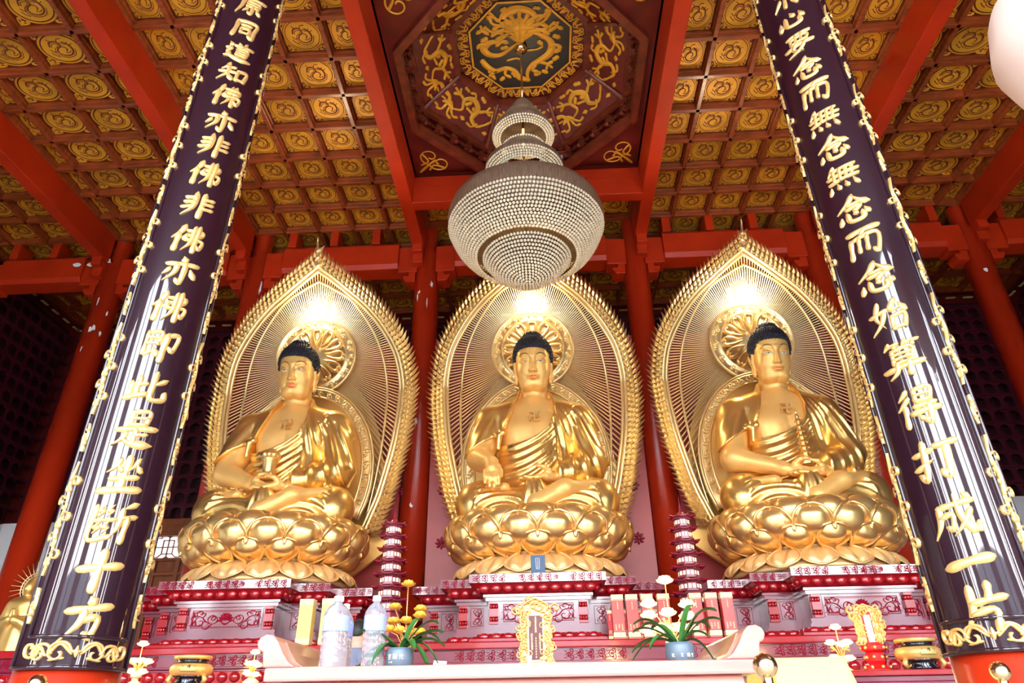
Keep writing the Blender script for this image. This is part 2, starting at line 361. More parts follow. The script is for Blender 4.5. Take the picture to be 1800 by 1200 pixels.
# depth beams, stepped where they land on the columns
for i, x in enumerate(BX):
    b = MB(); b.box(x - .13, x + .13, -3.0, CY - .28, ZB, ZC + .05)
    for k, (dy, z0, z1) in enumerate(((-.5, ZB - .2, ZB), (-.38, ZB - .42, ZB - .2))):
        b.box(x - .11, x + .11, CY + dy, CY - .1, z0, z1)
    struct(b, 'beam', 'red_paint', f'red ceiling beam running in depth, {SIDE[i]} row', 'beam', bevel=.012)
for x0, x1, nm in [(LW, CX[0], 'outermost left')] + [(CX[i], CX[i + 1], SIDE[i] + ' to ' + SIDE[i + 1]) for i in range(5)] + [(CX[5], RW, 'outermost right')]:
    b = MB(); a, c = x0 + .62, x1 - .62
    pr = [(-.2, 9.45), (.2, 9.45), (.26, 9.55), (.26, 10.05), (.17, 10.15), (-.17, 10.15), (-.26, 10.05), (-.26, 9.55)]
    b.poly([(CY + y, z) for y, z in pr], a, c, 'yz')
    pe = [(-.19, 9.36), (.19, 9.36), (.19, 10.02), (-.19, 10.02)]
    b.poly([(CY + y, z) for y, z in pe], x0 + .2, a, 'yz'); b.poly([(CY + y, z) for y, z in pe], c, x1 - .2, 'yz')
    for xe, s in ((x0 + .24, 1), (x1 - .24, -1)):
        q = [(xe, 9.36), (xe, 9.12), (xe + s * .2, 9.12), (xe + s * .27, 9.22), (xe + s * .27, 9.28), (xe + s * .15, 9.28), (xe + s * .15, 9.36)]
        b.poly(q, CY - .17, CY + .17, 'xz')
    for k in range(int((x1 - x0) / .95)):
        xx = x0 + .75 + k * .95
        if xx < x1 - .6: b.box(xx - .09, xx + .09, CY - .22, CY + .2, 10.15, ZC)
    struct(b, 'lintel', 'red_paint', f'red moulded lintel between the columns, {nm}', 'lintel', bevel=.012)
cb = MB().box(BX[2] + .12, BX[3] - .12, 10.5, 10.74, ZB, 10.33); cb.box(BX[2] + .12, BX[3] - .12, 10.52, 10.72, 10.33, ZC)
for x in (X0 - 1.1, X0 + 1.1): cb.box(x - .13, x + .13, 10.44, 10.52, 10.3, 10.4)
struct(cb, 'cross_beam', 'red_paint', 'red cross beam closing the octagonal ceiling well behind the chandelier', 'beam', bevel=.012)

# columns of the rear row
def chips(parent, x, y, r, zs, seed):
    rg = np.random.default_rng(seed); c = MB()
    for z in zs:
        a0 = rg.uniform(-2.6, -.6); n = 9; w = rg.uniform(.01, .05); hh = rg.uniform(.05, .2)
        V = [(a0, z)] + [(a0 + w / r * math.cos(t) * rg.uniform(.4, 1.1), z + hh * math.sin(t) * rg.uniform(.15, 1.1)) for t in np.linspace(0, 2 * PI, n, endpoint=False)]
        V3 = [(x + (r + .004) * math.cos(a), y + (r + .004) * math.sin(a), q) for a, q in V]
        c.add(V3, [(0, i + 1, (i + 1) % n + 1) for i in range(n)])
    return c.build('paint_chips', 'chip', parent)
for i, x in enumerate(CX):
    c = MB(); R = .265
    q = 1.62 if 0 < i < 5 else 0
    c.lathe(([(0, q), (R, q)] if q else [(.0, 0), (.42, 0), (.42, .12), (.38, .26), (.3, .3), (R, .32)]) + [(R, 9.9), (.2, 9.95), (.2, ZC)], 32, (x, CY, 0))
    o = struct(c, 'column', 'red_column', f'round red column of the rear row, {SIDE[i]}', 'column')
    chips(o, x, CY, R, {0: (8.95, 8.6, 8.2, 8.15, 8.1, 8.9, 7.7), 2: (9.0, 8.8, 8.7, 8.5, 5.8, 4.2), 1: (9.1, 8.7), 3: (6.0,), 4: (7,), 5: (8.8,)}[i], i + 3)
bs = MB()
for x, z, s in ((BX[0] - .6, 9.86, 1.0), (BX[0] - .25, 9.84, 1.2), (BX[0] + .05, 9.93, 1.3)):
    n = 10; V = [(x, CY - .275, z)] + [(x + .12 * s * math.cos(t) * RNG.uniform(.5, 1.1), CY - .275, z + .06 * s * math.sin(t) * RNG.uniform(.5, 1.1)) for t in np.linspace(0, 2 * PI, n, endpoint=False)]
    bs.add(V, [(0, i + 1, (i + 1) % n + 1) for i in range(n)])
bs.build('paint_chips', 'chip', next(o for o in COL.objects if o.name == 'lintel'))

# walls
def niche_wall(name, label, w, z0, z1, place, rows=.36, cols=.34):
    """wall of small arched niches; place(u, z, d) -> point, d towards the hall"""
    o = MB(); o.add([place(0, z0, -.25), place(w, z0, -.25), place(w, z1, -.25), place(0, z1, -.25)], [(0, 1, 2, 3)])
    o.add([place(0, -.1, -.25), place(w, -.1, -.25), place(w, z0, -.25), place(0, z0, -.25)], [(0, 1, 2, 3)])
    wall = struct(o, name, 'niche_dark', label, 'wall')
    s = MB(); nz = int((z1 - z0) / rows); nu = int(w / cols)
    for k in range(nz + 1):
        z = z0 + k * rows
        V = [place(u, zz, d) for u in (0, w) for zz in (z - .03, z + .03) for d in (-.25, .02)]
        s.add(V, [(0, 1, 3, 2), (4, 6, 7, 5), (0, 4, 5, 1), (2, 3, 7, 6), (1, 5, 7, 3)])
    s.build('shelf_rail', 'niche_wall', wall)
    a = MB()
    for k in range(nz):
        for j in range(nu):
            u = j * cols; z = z0 + k * rows + .03; H = rows - .06
            out = [(0, 0), (.045, 0), (.045, H * .6), (.08, H * .8), (cols / 2, H * .95), (cols - .08, H * .8), (cols - .045, H * .6), (cols - .045, 0), (cols, 0), (cols, H), (0, H)]
            a.add([place(u + p, z + q, -.01) for p, q in out], [(0, 1, 2, 10), (2, 3, 10), (3, 4, 9, 10), (4, 5, 9), (5, 6, 9), (6, 7, 8, 9)])
            a.add([place(u + cols / 2 + p, z + q, d) for p, q, d in ((-.06, 0, -.12), (.06, 0, -.12), (.05, H * .45, -.14), (-.05, H * .45, -.14), (0, H * .7, -.16))], [(0, 1, 2, 3), (3, 2, 4)])
    a.build('niche_arch', 'niche_wall', wall)
    t = MB(); k = 0
    while k * .45 < w:
        V = [place(u, zz, d) for u in (k * .45, k * .45 + .24) for zz in (z1, z1 + .02) for d in (-.02, .05)]
        t.add(V, [(0, 1, 3, 2), (4, 6, 7, 5), (0, 4, 5, 1), (2, 3, 7, 6), (1, 5, 7, 3)]); k += 1
    t.build('top_trim', 'pale_dash', wall)
    return wall
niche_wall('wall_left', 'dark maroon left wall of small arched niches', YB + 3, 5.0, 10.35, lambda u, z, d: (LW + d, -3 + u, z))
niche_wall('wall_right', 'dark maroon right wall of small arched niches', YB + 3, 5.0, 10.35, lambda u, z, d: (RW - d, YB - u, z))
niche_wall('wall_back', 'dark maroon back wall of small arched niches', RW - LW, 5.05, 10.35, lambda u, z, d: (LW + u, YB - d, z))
lw = MB().box(LW - .3, LW + .03, 4, YB, 0, 4.95)
struct(lw, 'trim_1', 'white_wall', 'white plaster lower part of the left wall', 'wall')
tb = MB().box(LW, -9.8, YB - .34, YB - .2, 0, 4.98); tb.box(-6.6, RW, YB - .34, YB - .2, 0, 4.98)
struct(tb, 'trim_2', 'white_wall', 'white plaster lower part of the back wall', 'wall')
# lattice window and wooden dado in the back wall, seen left of the left lotus
wx0, wx1 = -9.8, -6.6
win = MB().box(wx0, wx1, YB - .4, YB - .2, 4.62, 4.98); win.box(wx0, wx1, YB - .36, YB - .2, 0, 4.08)
for x in np.linspace(wx0, wx1, 7): win.box(x - .05, x + .05, YB - .42, YB - .2, 0, 4.98 if x in (wx0, wx1) else 4.08)
for z in (4.62, 4.06, 3.75, 2.4, 4.8): win.box(wx0, wx1, YB - .41, YB - .2, z - .035, z + .035)
w1 = struct(win, 'window_1', 'wood_door', 'brown timber lattice window low in the back wall', 'window', bevel=.01)
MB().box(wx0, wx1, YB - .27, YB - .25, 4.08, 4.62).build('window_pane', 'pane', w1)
lat = MB(); yl = YB - .31
def bar(x0, z0, x1, z1, w=.012): stroke(lat, [(x0, z0), (x1, z1)], w * 2, plane_fn((0, yl, 0), (1, 0, 0), (0, 0, 1), (0, -1, 0)), .02, 'c', n=2, smooth=False)
for x in np.arange(wx0 + .25, wx1, .5):
    bar(x, 4.1, x, 4.6); bar(x - .12, 4.2, x - .12, 4.5); bar(x + .12, 4.2, x + .12, 4.5); bar(x - .25, 4.35, x + .25, 4.35)
    bar(x - .12, 4.5, x + .12, 4.5); bar(x - .12, 4.2, x + .12, 4.2); bar(x, 4.56, x - .1, 4.62); bar(x, 4.56, x + .1, 4.62); bar(x, 4.14, x - .1, 4.08); bar(x, 4.14, x + .1, 4.08)
    bar(x - .12, 4.2, x - .2, 4.13); bar(x + .12, 4.2, x + .2, 4.13); bar(x - .25, 4.13, x - .2, 4.13); bar(x + .2, 4.13, x + .25, 4.13); bar(x - .25, 4.55, x - .18, 4.55); bar(x - .18, 4.55, x - .18, 4.62)
lat.build('window_lattice', 'wood_door', w1)

# red screens between the columns behind the figures
ROS = [(0, 0)]
def rosette(mb, x, y, z, r):
    fn = plane_fn((x, y, z), (1, 0, 0), (0, 0, 1), (0, -1, 0))
    for k in range(8):
        a = k * PI / 4; stroke(mb, [(r * .3 * math.cos(a), r * .3 * math.sin(a)), (r * .95 * math.cos(a), r * .95 * math.sin(a))], r * .42, fn, .025, 'd', n=4)
    mb.ball((x, y - .02, z), (r * .3, .03, r * .3), 6, 8)
for i, (nm, sx) in enumerate((('left', (CX[1] + .27, CX[2] - .27)), ('central', (CX[2] + .27, CX[3] - .27)), ('right', (CX[3] + .27, CX[4] - .27)))):
    s = struct(MB().box(sx[0], sx[1], CY - .12, CY + .05, 0, 7.62), 'screen_wall', 'pink_wall', f'faded red screen panel behind the {nm} figure', 'screen')
    ro = MB()
    for dx in (-1.73, 1.73):
        for z in (3.55, 4.5, 5.45): rosette(ro, (sx[0] + sx[1]) / 2 + dx, CY - .13, z, .1)
    ro.build('carved_rosette', 'pagoda_roof', s)
# front eave: unseen gallery posts, roof edge and wall piers, added to streak reflections
ev = MB().box(LW - 2, RW + 2, -5.2, -3.0, 9.2, 9.5)
for x in (-10, -6.3, 6.1, 9.8): ev.lathe([(.36, -.9), (.36, 9.3)], 20, (x, -3.6, 0))
for a, c in ((LW - 2, -11.2), (-7.6, -6.0), (-3.3, -2.0), (1.75, 3.05), (5.75, 7.3), (10.9, RW + 2)): ev.box(a, c, -3.4, -3.1, -.9, 9.3)
ev.box(LW - 2, RW + 2, -3.4, -3.1, 7.6, 9.3)
for x in (-10.3, -9.3, -8.4, -4.65, -.1, 4.4, 8.5, 9.4): ev.box(x - .09, x + .09, -3.35, -3.2, -.9, 7.6)
struct(ev, 'roof', 'caisson_red', 'unseen front eave, posts and wall piers added to streak reflections', 'roof')
rf = MB().box(LW - .6, RW + .6, -3.2, YB + .6, 13.2, 13.4)
rf.box(LW - .6, LW - .4, -3.2, YB + .6, -.2, 13.4); rf.box(RW + .4, RW + .6, -3.2, YB + .6, -.2, 13.4); rf.box(LW - .6, RW + .6, YB + .4, YB + .6, -.2, 13.4); rf.box(LW - .6, RW + .6, -3.2, -3.0, 9.5, 13.4)  # unseen outer walls, run down to the floor to keep light from leaking in
struct(rf, 'roof', 'caisson_red', 'dark roof space with unseen outer walls added against light leaks', 'roof')
# opposite hall across the court, mirrored in the lacquer
op = MB().box(-45, 45, -62, -50, -.9, 7); op.poly([(-62, 7), (-50, 7), (-48, 6.5), (-56, 12), (-64, 6.5)], -48, 48, 'yz')
struct(op, 'exterior_hall', 'grey_stone', 'low grey hall across the court', 'building')
# ================================================================ octagonal ceiling well
KX, KY = X0, 8.4
def octo(ap, z, k0=0):
    r = ap / math.cos(PI / 8)
    return [(KX + r * math.cos(PI / 8 + k * PI / 4), KY + r * math.sin(PI / 8 + k * PI / 4), z) for k in range(8)]
def octo_band(mb, rings):
    for (a0, z0), (a1, z1) in zip(rings[:-1], rings[1:]):
        A, B = octo(a0, z0), octo(a1, z1)
        mb.add(A + B, [(k, (k + 1) % 8, (k + 1) % 8 + 8, k + 8) for k in range(8)])
S = 2.12
dome = MB()
sq = [(KX + S + .2, KY + S, ZC + .1), (KX - S - .2, KY + S, ZC + .1), (KX - S - .2, KY - S, ZC + .1), (KX + S + .2, KY - S, ZC + .1)]
o8 = octo(2.09, ZC + .1)
dome.add(sq + o8, [(0, 4, 5), (1, 0, 5, 6), (1, 6, 7), (2, 1, 7, 8), (2, 8, 9), (3, 2, 9, 10), (3, 10, 11), (0, 3, 11, 4)])
octo_band(dome, [(2.09, ZC + .1), (2.09, 11.08), (1.93, 11.12), (1.22, 11.62), (1.22, 11.72)])
dome.add(octo(1.22, 11.72), [tuple(range(8))])
dome_o = struct(dome, 'ceiling_dome', 'caisson_red', 'dark red octagonal ceiling well with dragon panels above the chandelier', 'ceiling')
fr = MB()
octo_band(fr, [(2.0, ZC - .02), (2.13, ZC - .02), (2.13, ZC + .16), (2.0, ZC + .16), (2.0, ZC - .02)])
octo_band(fr, [(1.88, 11.04), (1.97, 11.04), (1.97, 11.18), (1.88, 11.18), (1.88, 11.04)])
octo_band(fr, [(1.17, 11.58), (1.27, 11.58), (1.27, 11.7), (1.17, 11.7), (1.17, 11.58)])
for a, b in zip(octo(1.92, 11.1), octo(1.21, 11.6)): fr.tube([a, b], .05, 6)
for sx, sy in ((1, 1), (-1, 1), (-1, -1), (1, -1)):
    pass
fr.build('octagon_frame', 'caisson_brown', dome_o, bevel=.01)
br = MB()
for k in range(8):
    a = k * PI / 4; n = np.array([math.cos(a), math.sin(a), 0]); t = np.array([-n[1], n[0], 0]); c0 = np.array([KX, KY, 0])
    W = 2.05 * math.tan(PI / 8)
    for u in np.linspace(-W * .86, W * .86, 5):
        for j in range(4):
            ap0, ap1, z = 2.1, 2.02 - .045 * j, ZC + .16 + .115 * j
            wd = .035 + .018 * (j % 2)
            def bx(p0, p1, w0, z0, z1):
                V = [c0 + n * p + t * (u + s * w0) + np.array([0, 0, zz]) for zz in (z0, z1) for s in (-1, 1) for p in (p0, p1)]
                br.add(V, [(0, 1, 3, 2), (4, 6, 7, 5), (0, 4, 5, 1), (2, 3, 7, 6), (1, 5, 7, 3), (0, 2, 6, 4)])
            bx(ap1, ap0, wd, z, z + .055); bx(ap1 - .03, ap1 + .05, .075, z + .055, z + .1); 
            if j % 2: bx(ap1 + .01, ap1 + .05, .17, z + .02, z + .06)
        V = [c0 + n * p + t * (u + s * .03) + np.array([0, 0, zz]) for s in (-1, 1) for p, zz in ((2.04, ZC + .2), (1.9, ZC + .12), (1.86, ZC + .17), (2.04, ZC + .3))]
        br.add(V, [(0, 1, 2, 3), (7, 6, 5, 4), (0, 4, 5, 1), (1, 5, 6, 2), (2, 6, 7, 3)])
br.build('bracket_ring', 'caisson_brown', dome_o)
SIDE_DRAGON = [([(10, 18), (22, 6), (36, 14), (34, 34), (48, 46), (62, 36), (58, 18), (72, 10)], 9), ([(72, 10), (82, 16), (92, 12)], 10), ([(82, 14), (86, 26), (96, 30)], 6),
    ([(10, 18), (4, 30), (8, 42)], 4), ([(74, 8), (66, -2), (58, 0)], 4), ([(78, 8), (76, -4), (68, -8)], 4), ([(84, 10), (88, -2), (96, -4)], 4), ([(90, 18), (100, 20), (104, 28)], 3),
    ([(30, 32), (20, 40), (12, 38)], 5), ([(20, 40), (18, 50)], 4), ([(20, 40), (10, 46)], 4), ([(60, 34), (72, 40), (82, 36)], 5), ([(72, 40), (76, 50)], 4), ([(72, 40), (84, 46)], 4),
    ([(24, 10), (30, 0), (40, 2)], 4), ([(46, 44), (50, 56), (58, 54)], 4), ([(40, 22), (52, 26)], 4), ([(0, 4), (8, 2)], 7), ([(88, 50), (98, 48)], 7), ([(46, 4), (54, 6)], 7), ([(2, 54), (12, 56)], 7),
    ([(30, 54), (38, 58)], 6), ([(62, 54), (70, 56)], 5), ([(96, 0), (106, 4)], 4), ([(36, 26), (42, 32)], 6), ([(50, 38), (56, 30)], 6)]
for k in range(8):
    a = k * PI / 4; n = np.array([math.cos(a), math.sin(a), 0]); t = np.array([-n[1], n[0], 0]); c0 = np.array([KX, KY, 0])
    m0 = c0 + n * 1.86 + np.array([0, 0, 11.165]); m1 = c0 + n * 1.27 + np.array([0, 0, 11.58])
    up = m1 - m0; L = np.linalg.norm(up); up /= L; nn = np.cross(t, up); nn = nn if nn[2] < 0 else -nn
    q = MB(); sgn = 1 if k % 2 else -1
    fn = plane_fn((m0 + m1) / 2 + nn * .004, t * sgn, up, nn, .0126)
    for pts, w in SIDE_DRAGON: stroke(q, [(x - 50, (y - 24) * .8) for x, y in pts], w * 1.05, fn, .012, 'b' if w > 6 else 'n')
    tag(q.build('dragon_panel', 'panel_gold', dome_o), 'gilded dragon on one sloping panel of the well')
ctr = MB(); ctr.add(octo(.95, 11.7), [tuple(range(8))]); ctr.build('centre_board', 'black_board', dome_o)
gb = MB(); octo_band(gb, [(.9, 11.69), (.935, 11.69)])
fo = plane_fn((KX, KY, 11.69), (1, 0, 0), (0, -1, 0), (0, 0, -1), .0088)     # drawing faces down; picture up is towards the viewer
for k in range(8):
    a = k * PI / 4; n = np.array([math.cos(a), math.sin(a), 0]); t = np.array([-n[1], n[0], 0])
    fk = plane_fn(np.array([KX, KY, 11.712]) + n * 1.06, t, n, (0, 0, -1))
    for pts, w in scroll_strokes(.82, .2, .034, 5): stroke(gb, pts, w, fk, .008, 'n', n=max(6, len(pts)))
gb.build('scroll_border', 'panel_gold', dome_o)
BIG = [([(-20, 40), (-34, 58), (-30, 78), (-8, 88), (14, 86), (30, 74), (30, 58), (20, 44)], 15), ([(-24, 34), (-44, 20), (-66, 14), (-78, 0), (-66, -14), (-44, -16), (-20, 0), (0, 16)], 13),
    ([(22, 36), (46, 26), (64, 8), (62, -16), (40, -34), (22, -46), (12, -66), (14, -84)], 14), ([(14, -84), (-6, -76), (-16, -58), (-34, -50), (-56, -56), (-74, -44), (-84, -28)], 10),
    ([(-14, 52), (0, 56), (14, 52)], 22), ([(-12, 36), (0, 30), (12, 36)], 26), ([(-8, 22), (0, 16), (8, 22)], 14), ([(-16, 46), (-40, 54), (-54, 46)], 8), ([(16, 46), (40, 54), (56, 46)], 8),
    ([(-16, 40), (-40, 42), (-58, 32)], 8), ([(16, 40), (42, 40), (58, 30)], 8), ([(-14, 34), (-34, 30), (-50, 22)], 7), ([(14, 34), (34, 32), (50, 20)], 7), ([(-12, 56), (-30, 66), (-46, 66)], 7),
    ([(12, 56), (34, 70), (50, 70)], 7), ([(-10, 60), (-18, 76)], 8), ([(10, 60), (18, 76)], 8), ([(0, 60), (0, 84)], 7), ([(36, 50), (52, 62), (62, 78)], 6), ([(-40, 52), (-56, 60), (-60, 74)], 6),
    ([(60, 36), (76, 44), (86, 40)], 7), ([(76, 44), (78, 56)], 5), ([(76, 44), (68, 56)], 5), ([(-66, 36), (-78, 44), (-88, 40)], 7), ([(-78, 44), (-80, 56)], 5), ([(-78, 44), (-70, 54)], 5),
    ([(40, -38), (56, -44), (66, -40)], 7), ([(56, -44), (66, -54)], 5), ([(56, -44), (54, -58)], 5), ([(-56, -56), (-66, -66), (-60, -76)], 6), ([(-34, -52), (-36, -66), (-26, -74)], 6),
    ([(-4, -14), (4, -14)], 14), ([(-30, -30), (-10, -26), (0, -30)], 4), ([(14, -8), (34, -6), (46, 0)], 4), ([(-80, 20), (-70, 26)], 9), ([(70, 24), (80, 20)], 9), ([(74, -14), (82, -10)], 10), ([(70, -34), (78, -28)], 9),
    ([(-70, -66), (-62, -72)], 8), ([(30, -70), (38, -66)], 10), ([(-40, -74), (-46, -80)], 8), ([(44, 6), (38, 12)], 8), ([(-40, 0), (-28, 2)], 8), ([(46, -62), (54, -66)], 8), ([(-64, 72), (-54, 78)], 8), ([(54, 84), (62, 80)], 8), ([(-36, 88), (-26, 92)], 7), ([(30, 90), (40, 88)], 7)]
BIG += [([(0, 66), (0, 44), (0, 14)], 40), ([(-28, 46), (0, 48), (28, 46)], 26), ([(-22, 30), (0, 28), (22, 30)], 26), ([(-30, 58), (-44, 66), (-60, 84)], 6), ([(30, 58), (44, 66), (60, 84)], 6), ([(-36, 36), (-58, 40), (-72, 52)], 6), ([(36, 36), (58, 44), (72, 56)], 6), ([(-34, 50), (-20, 40), (-12, 28)], 14), ([(34, 50), (20, 40), (12, 28)], 14), ([(-30, 62), (-16, 54)], 9), ([(30, 62), (16, 54)], 9),
    ([(-70, 8), (-84, 12), (-90, 4)], 7), ([(60, -2), (74, 2), (84, -4)], 7), ([(30, -44), (24, -58), (34, -64)], 7), ([(-50, 8), (-40, 16), (-28, 14)], 8), ([(-64, -50), (-70, -58)], 8), ([(-20, -62), (-14, -72)], 8)]
gb2 = MB()
for pts, w in BIG: stroke(gb2, pts, w * 1.3, fo, .014, 'b' if w > 12 else 'n')
gb2.build('centre_dragon', 'panel_gold', dome_o)
cf = MB()
for sx in (1, -1):
    for sy in (1, -1):
        fk = plane_fn((KX + sx * 1.86, KY + sy * 1.78, ZC + .095), (sx, 0, 0), (0, sy, 0), (0, 0, -1))
        for pts, w in [(curl(.1, .1, 2.2, .22, 1.2, 1), .035), (curl(.1, .1, -.7, .22, 1.2, -1), .035), ([(.3, .3), (.1, .1), (-.05, -.02)], .06), ([(.2, -.2), (.1, 0), (.25, .1)], .05), ([(-.2, .2), (0, .12), (.1, .25)], .05)]:
            stroke(cf, pts, w, fk, .01, 'n')
cf.build('corner_flower', 'panel_gold', dome_o)

# ================================================================ chandelier
ch = thing('chandelier', 'tiered crystal bead chandelier hanging from the octagonal ceiling well', 'chandelier', (KX, KY, 0))
for z, p in ((7.45, 22), (8.8, 4), (9.6, 3)): lamp('chandelier_lamp', (KX, KY, z), p, (1, .75, .4), .12)
MB().tube([(0, 0, 11.7), (0, 0, 10.3)], .018, 8).build('chain', 'brass', ch)
MB().lathe([(0, 11.7), (.1, 11.69), (.12, 11.64), (.03, 11.6), (0, 11.6)], 20).build('ceiling_rose', 'brass', ch)
def veil(prof, amp=.012, n=160):
    mb = MB(); mb.lathe(prof, n, rfun=lambda a, i: 1 + amp * math.sin(a * n / 2) * (1 if i else .3)); return mb
veil([(.04, 10.34), (.14, 10.2), (.2, 10.1), (.19, 10.07), (.31, 9.88), (.35, 9.8), (.33, 9.77), (.46, 9.6), (.52, 9.49), (.52, 9.42)]).build('bead_veil', 'chain_veil', ch)
veil([(.36, 9.08), (.44, 8.97), (.55, 8.82), (.64, 8.7), (.64, 8.62)]).build('bead_veil', 'chain_veil', ch)
veil([(.34, 8.38), (.5, 8.28), (.7, 8.12), (.98, 7.9), (1.17, 7.75), (1.215, 7.6), (1.2, 7.44)], n=300).build('bead_veil', 'chain_veil', ch)
_th = np.linspace(0, PI, 5); _ph = np.linspace(0, 2 * PI, 6, endpoint=False)
def bead_rows(rows, rb=.022, gapf=1.0, phase=0.0):
    mb = MB()
    for i, (r, z) in enumerate(rows):
        n = max(1, int(2 * PI * r / (rb * 2.08 * gapf)))
        for j in range(n):
            a = 2 * PI * (j + .5 * (i % 2)) / n
            mb.ball((r * math.cos(a), r * math.sin(a), z + RNG.uniform(-.003, .003)), rb, 5, 7)
    return mb
def arc_rows(r0, z0, r1, z1, n, bulge):
    out = []
    for t in np.linspace(0, 1, n):
        out.append((r0 + (r1 - r0) * t + bulge * .5 * math.sin(PI * t), z0 + (z1 - z0) * t - bulge * math.sin(PI * t)))
    return out
for rows, rb, nm in ((arc_rows(.51, 9.41, .4, 9.36, 4, .01), .021, 'top'), ([(.37, 9.09)] + arc_rows(.625, 8.61, .47, 8.54, 5, .012), .021, 'second'),
                     (arc_rows(1.185, 7.42, .77, 6.9, 14, .07), .0255, 'widest'), (arc_rows(.65, 6.87, .04, 6.45, 16, .08), .0235, 'lowest')):
    tag(bead_rows(rows, rb).build('bead_bowl', 'bead', ch, fix=False), f'rings of clear beads of the {nm} tier', kind='stuff')
veil(arc_rows(1.2, 7.45, .76, 6.95, 8, .055), .0, 64).build('bowl_frame', 'bead_frame', ch)
veil(arc_rows(.65, 6.9, .03, 6.48, 8, .065), .0, 48).build('bowl_frame', 'bead_frame', ch)
tub = MB()
for k in range(70):
    a = 2 * PI * k / 70; tub.tube([(.47 * math.cos(a), .47 * math.sin(a), 8.52), (.3 * math.cos(a), .3 * math.sin(a), 8.9)], .012, 5)
tub.build('glass_rod', 'silver', ch).__setitem__('kind', 'stuff')
MB().lathe([(0, 7.05), (.3, 7.02), (.3, 6.95), (0, 6.93)], 24).build('lamp_plate', 'brass', ch)
MB().tube([(0, 0, 10.3), (0, 0, 6.6)], .02, 8).build('stem', 'brass', ch)

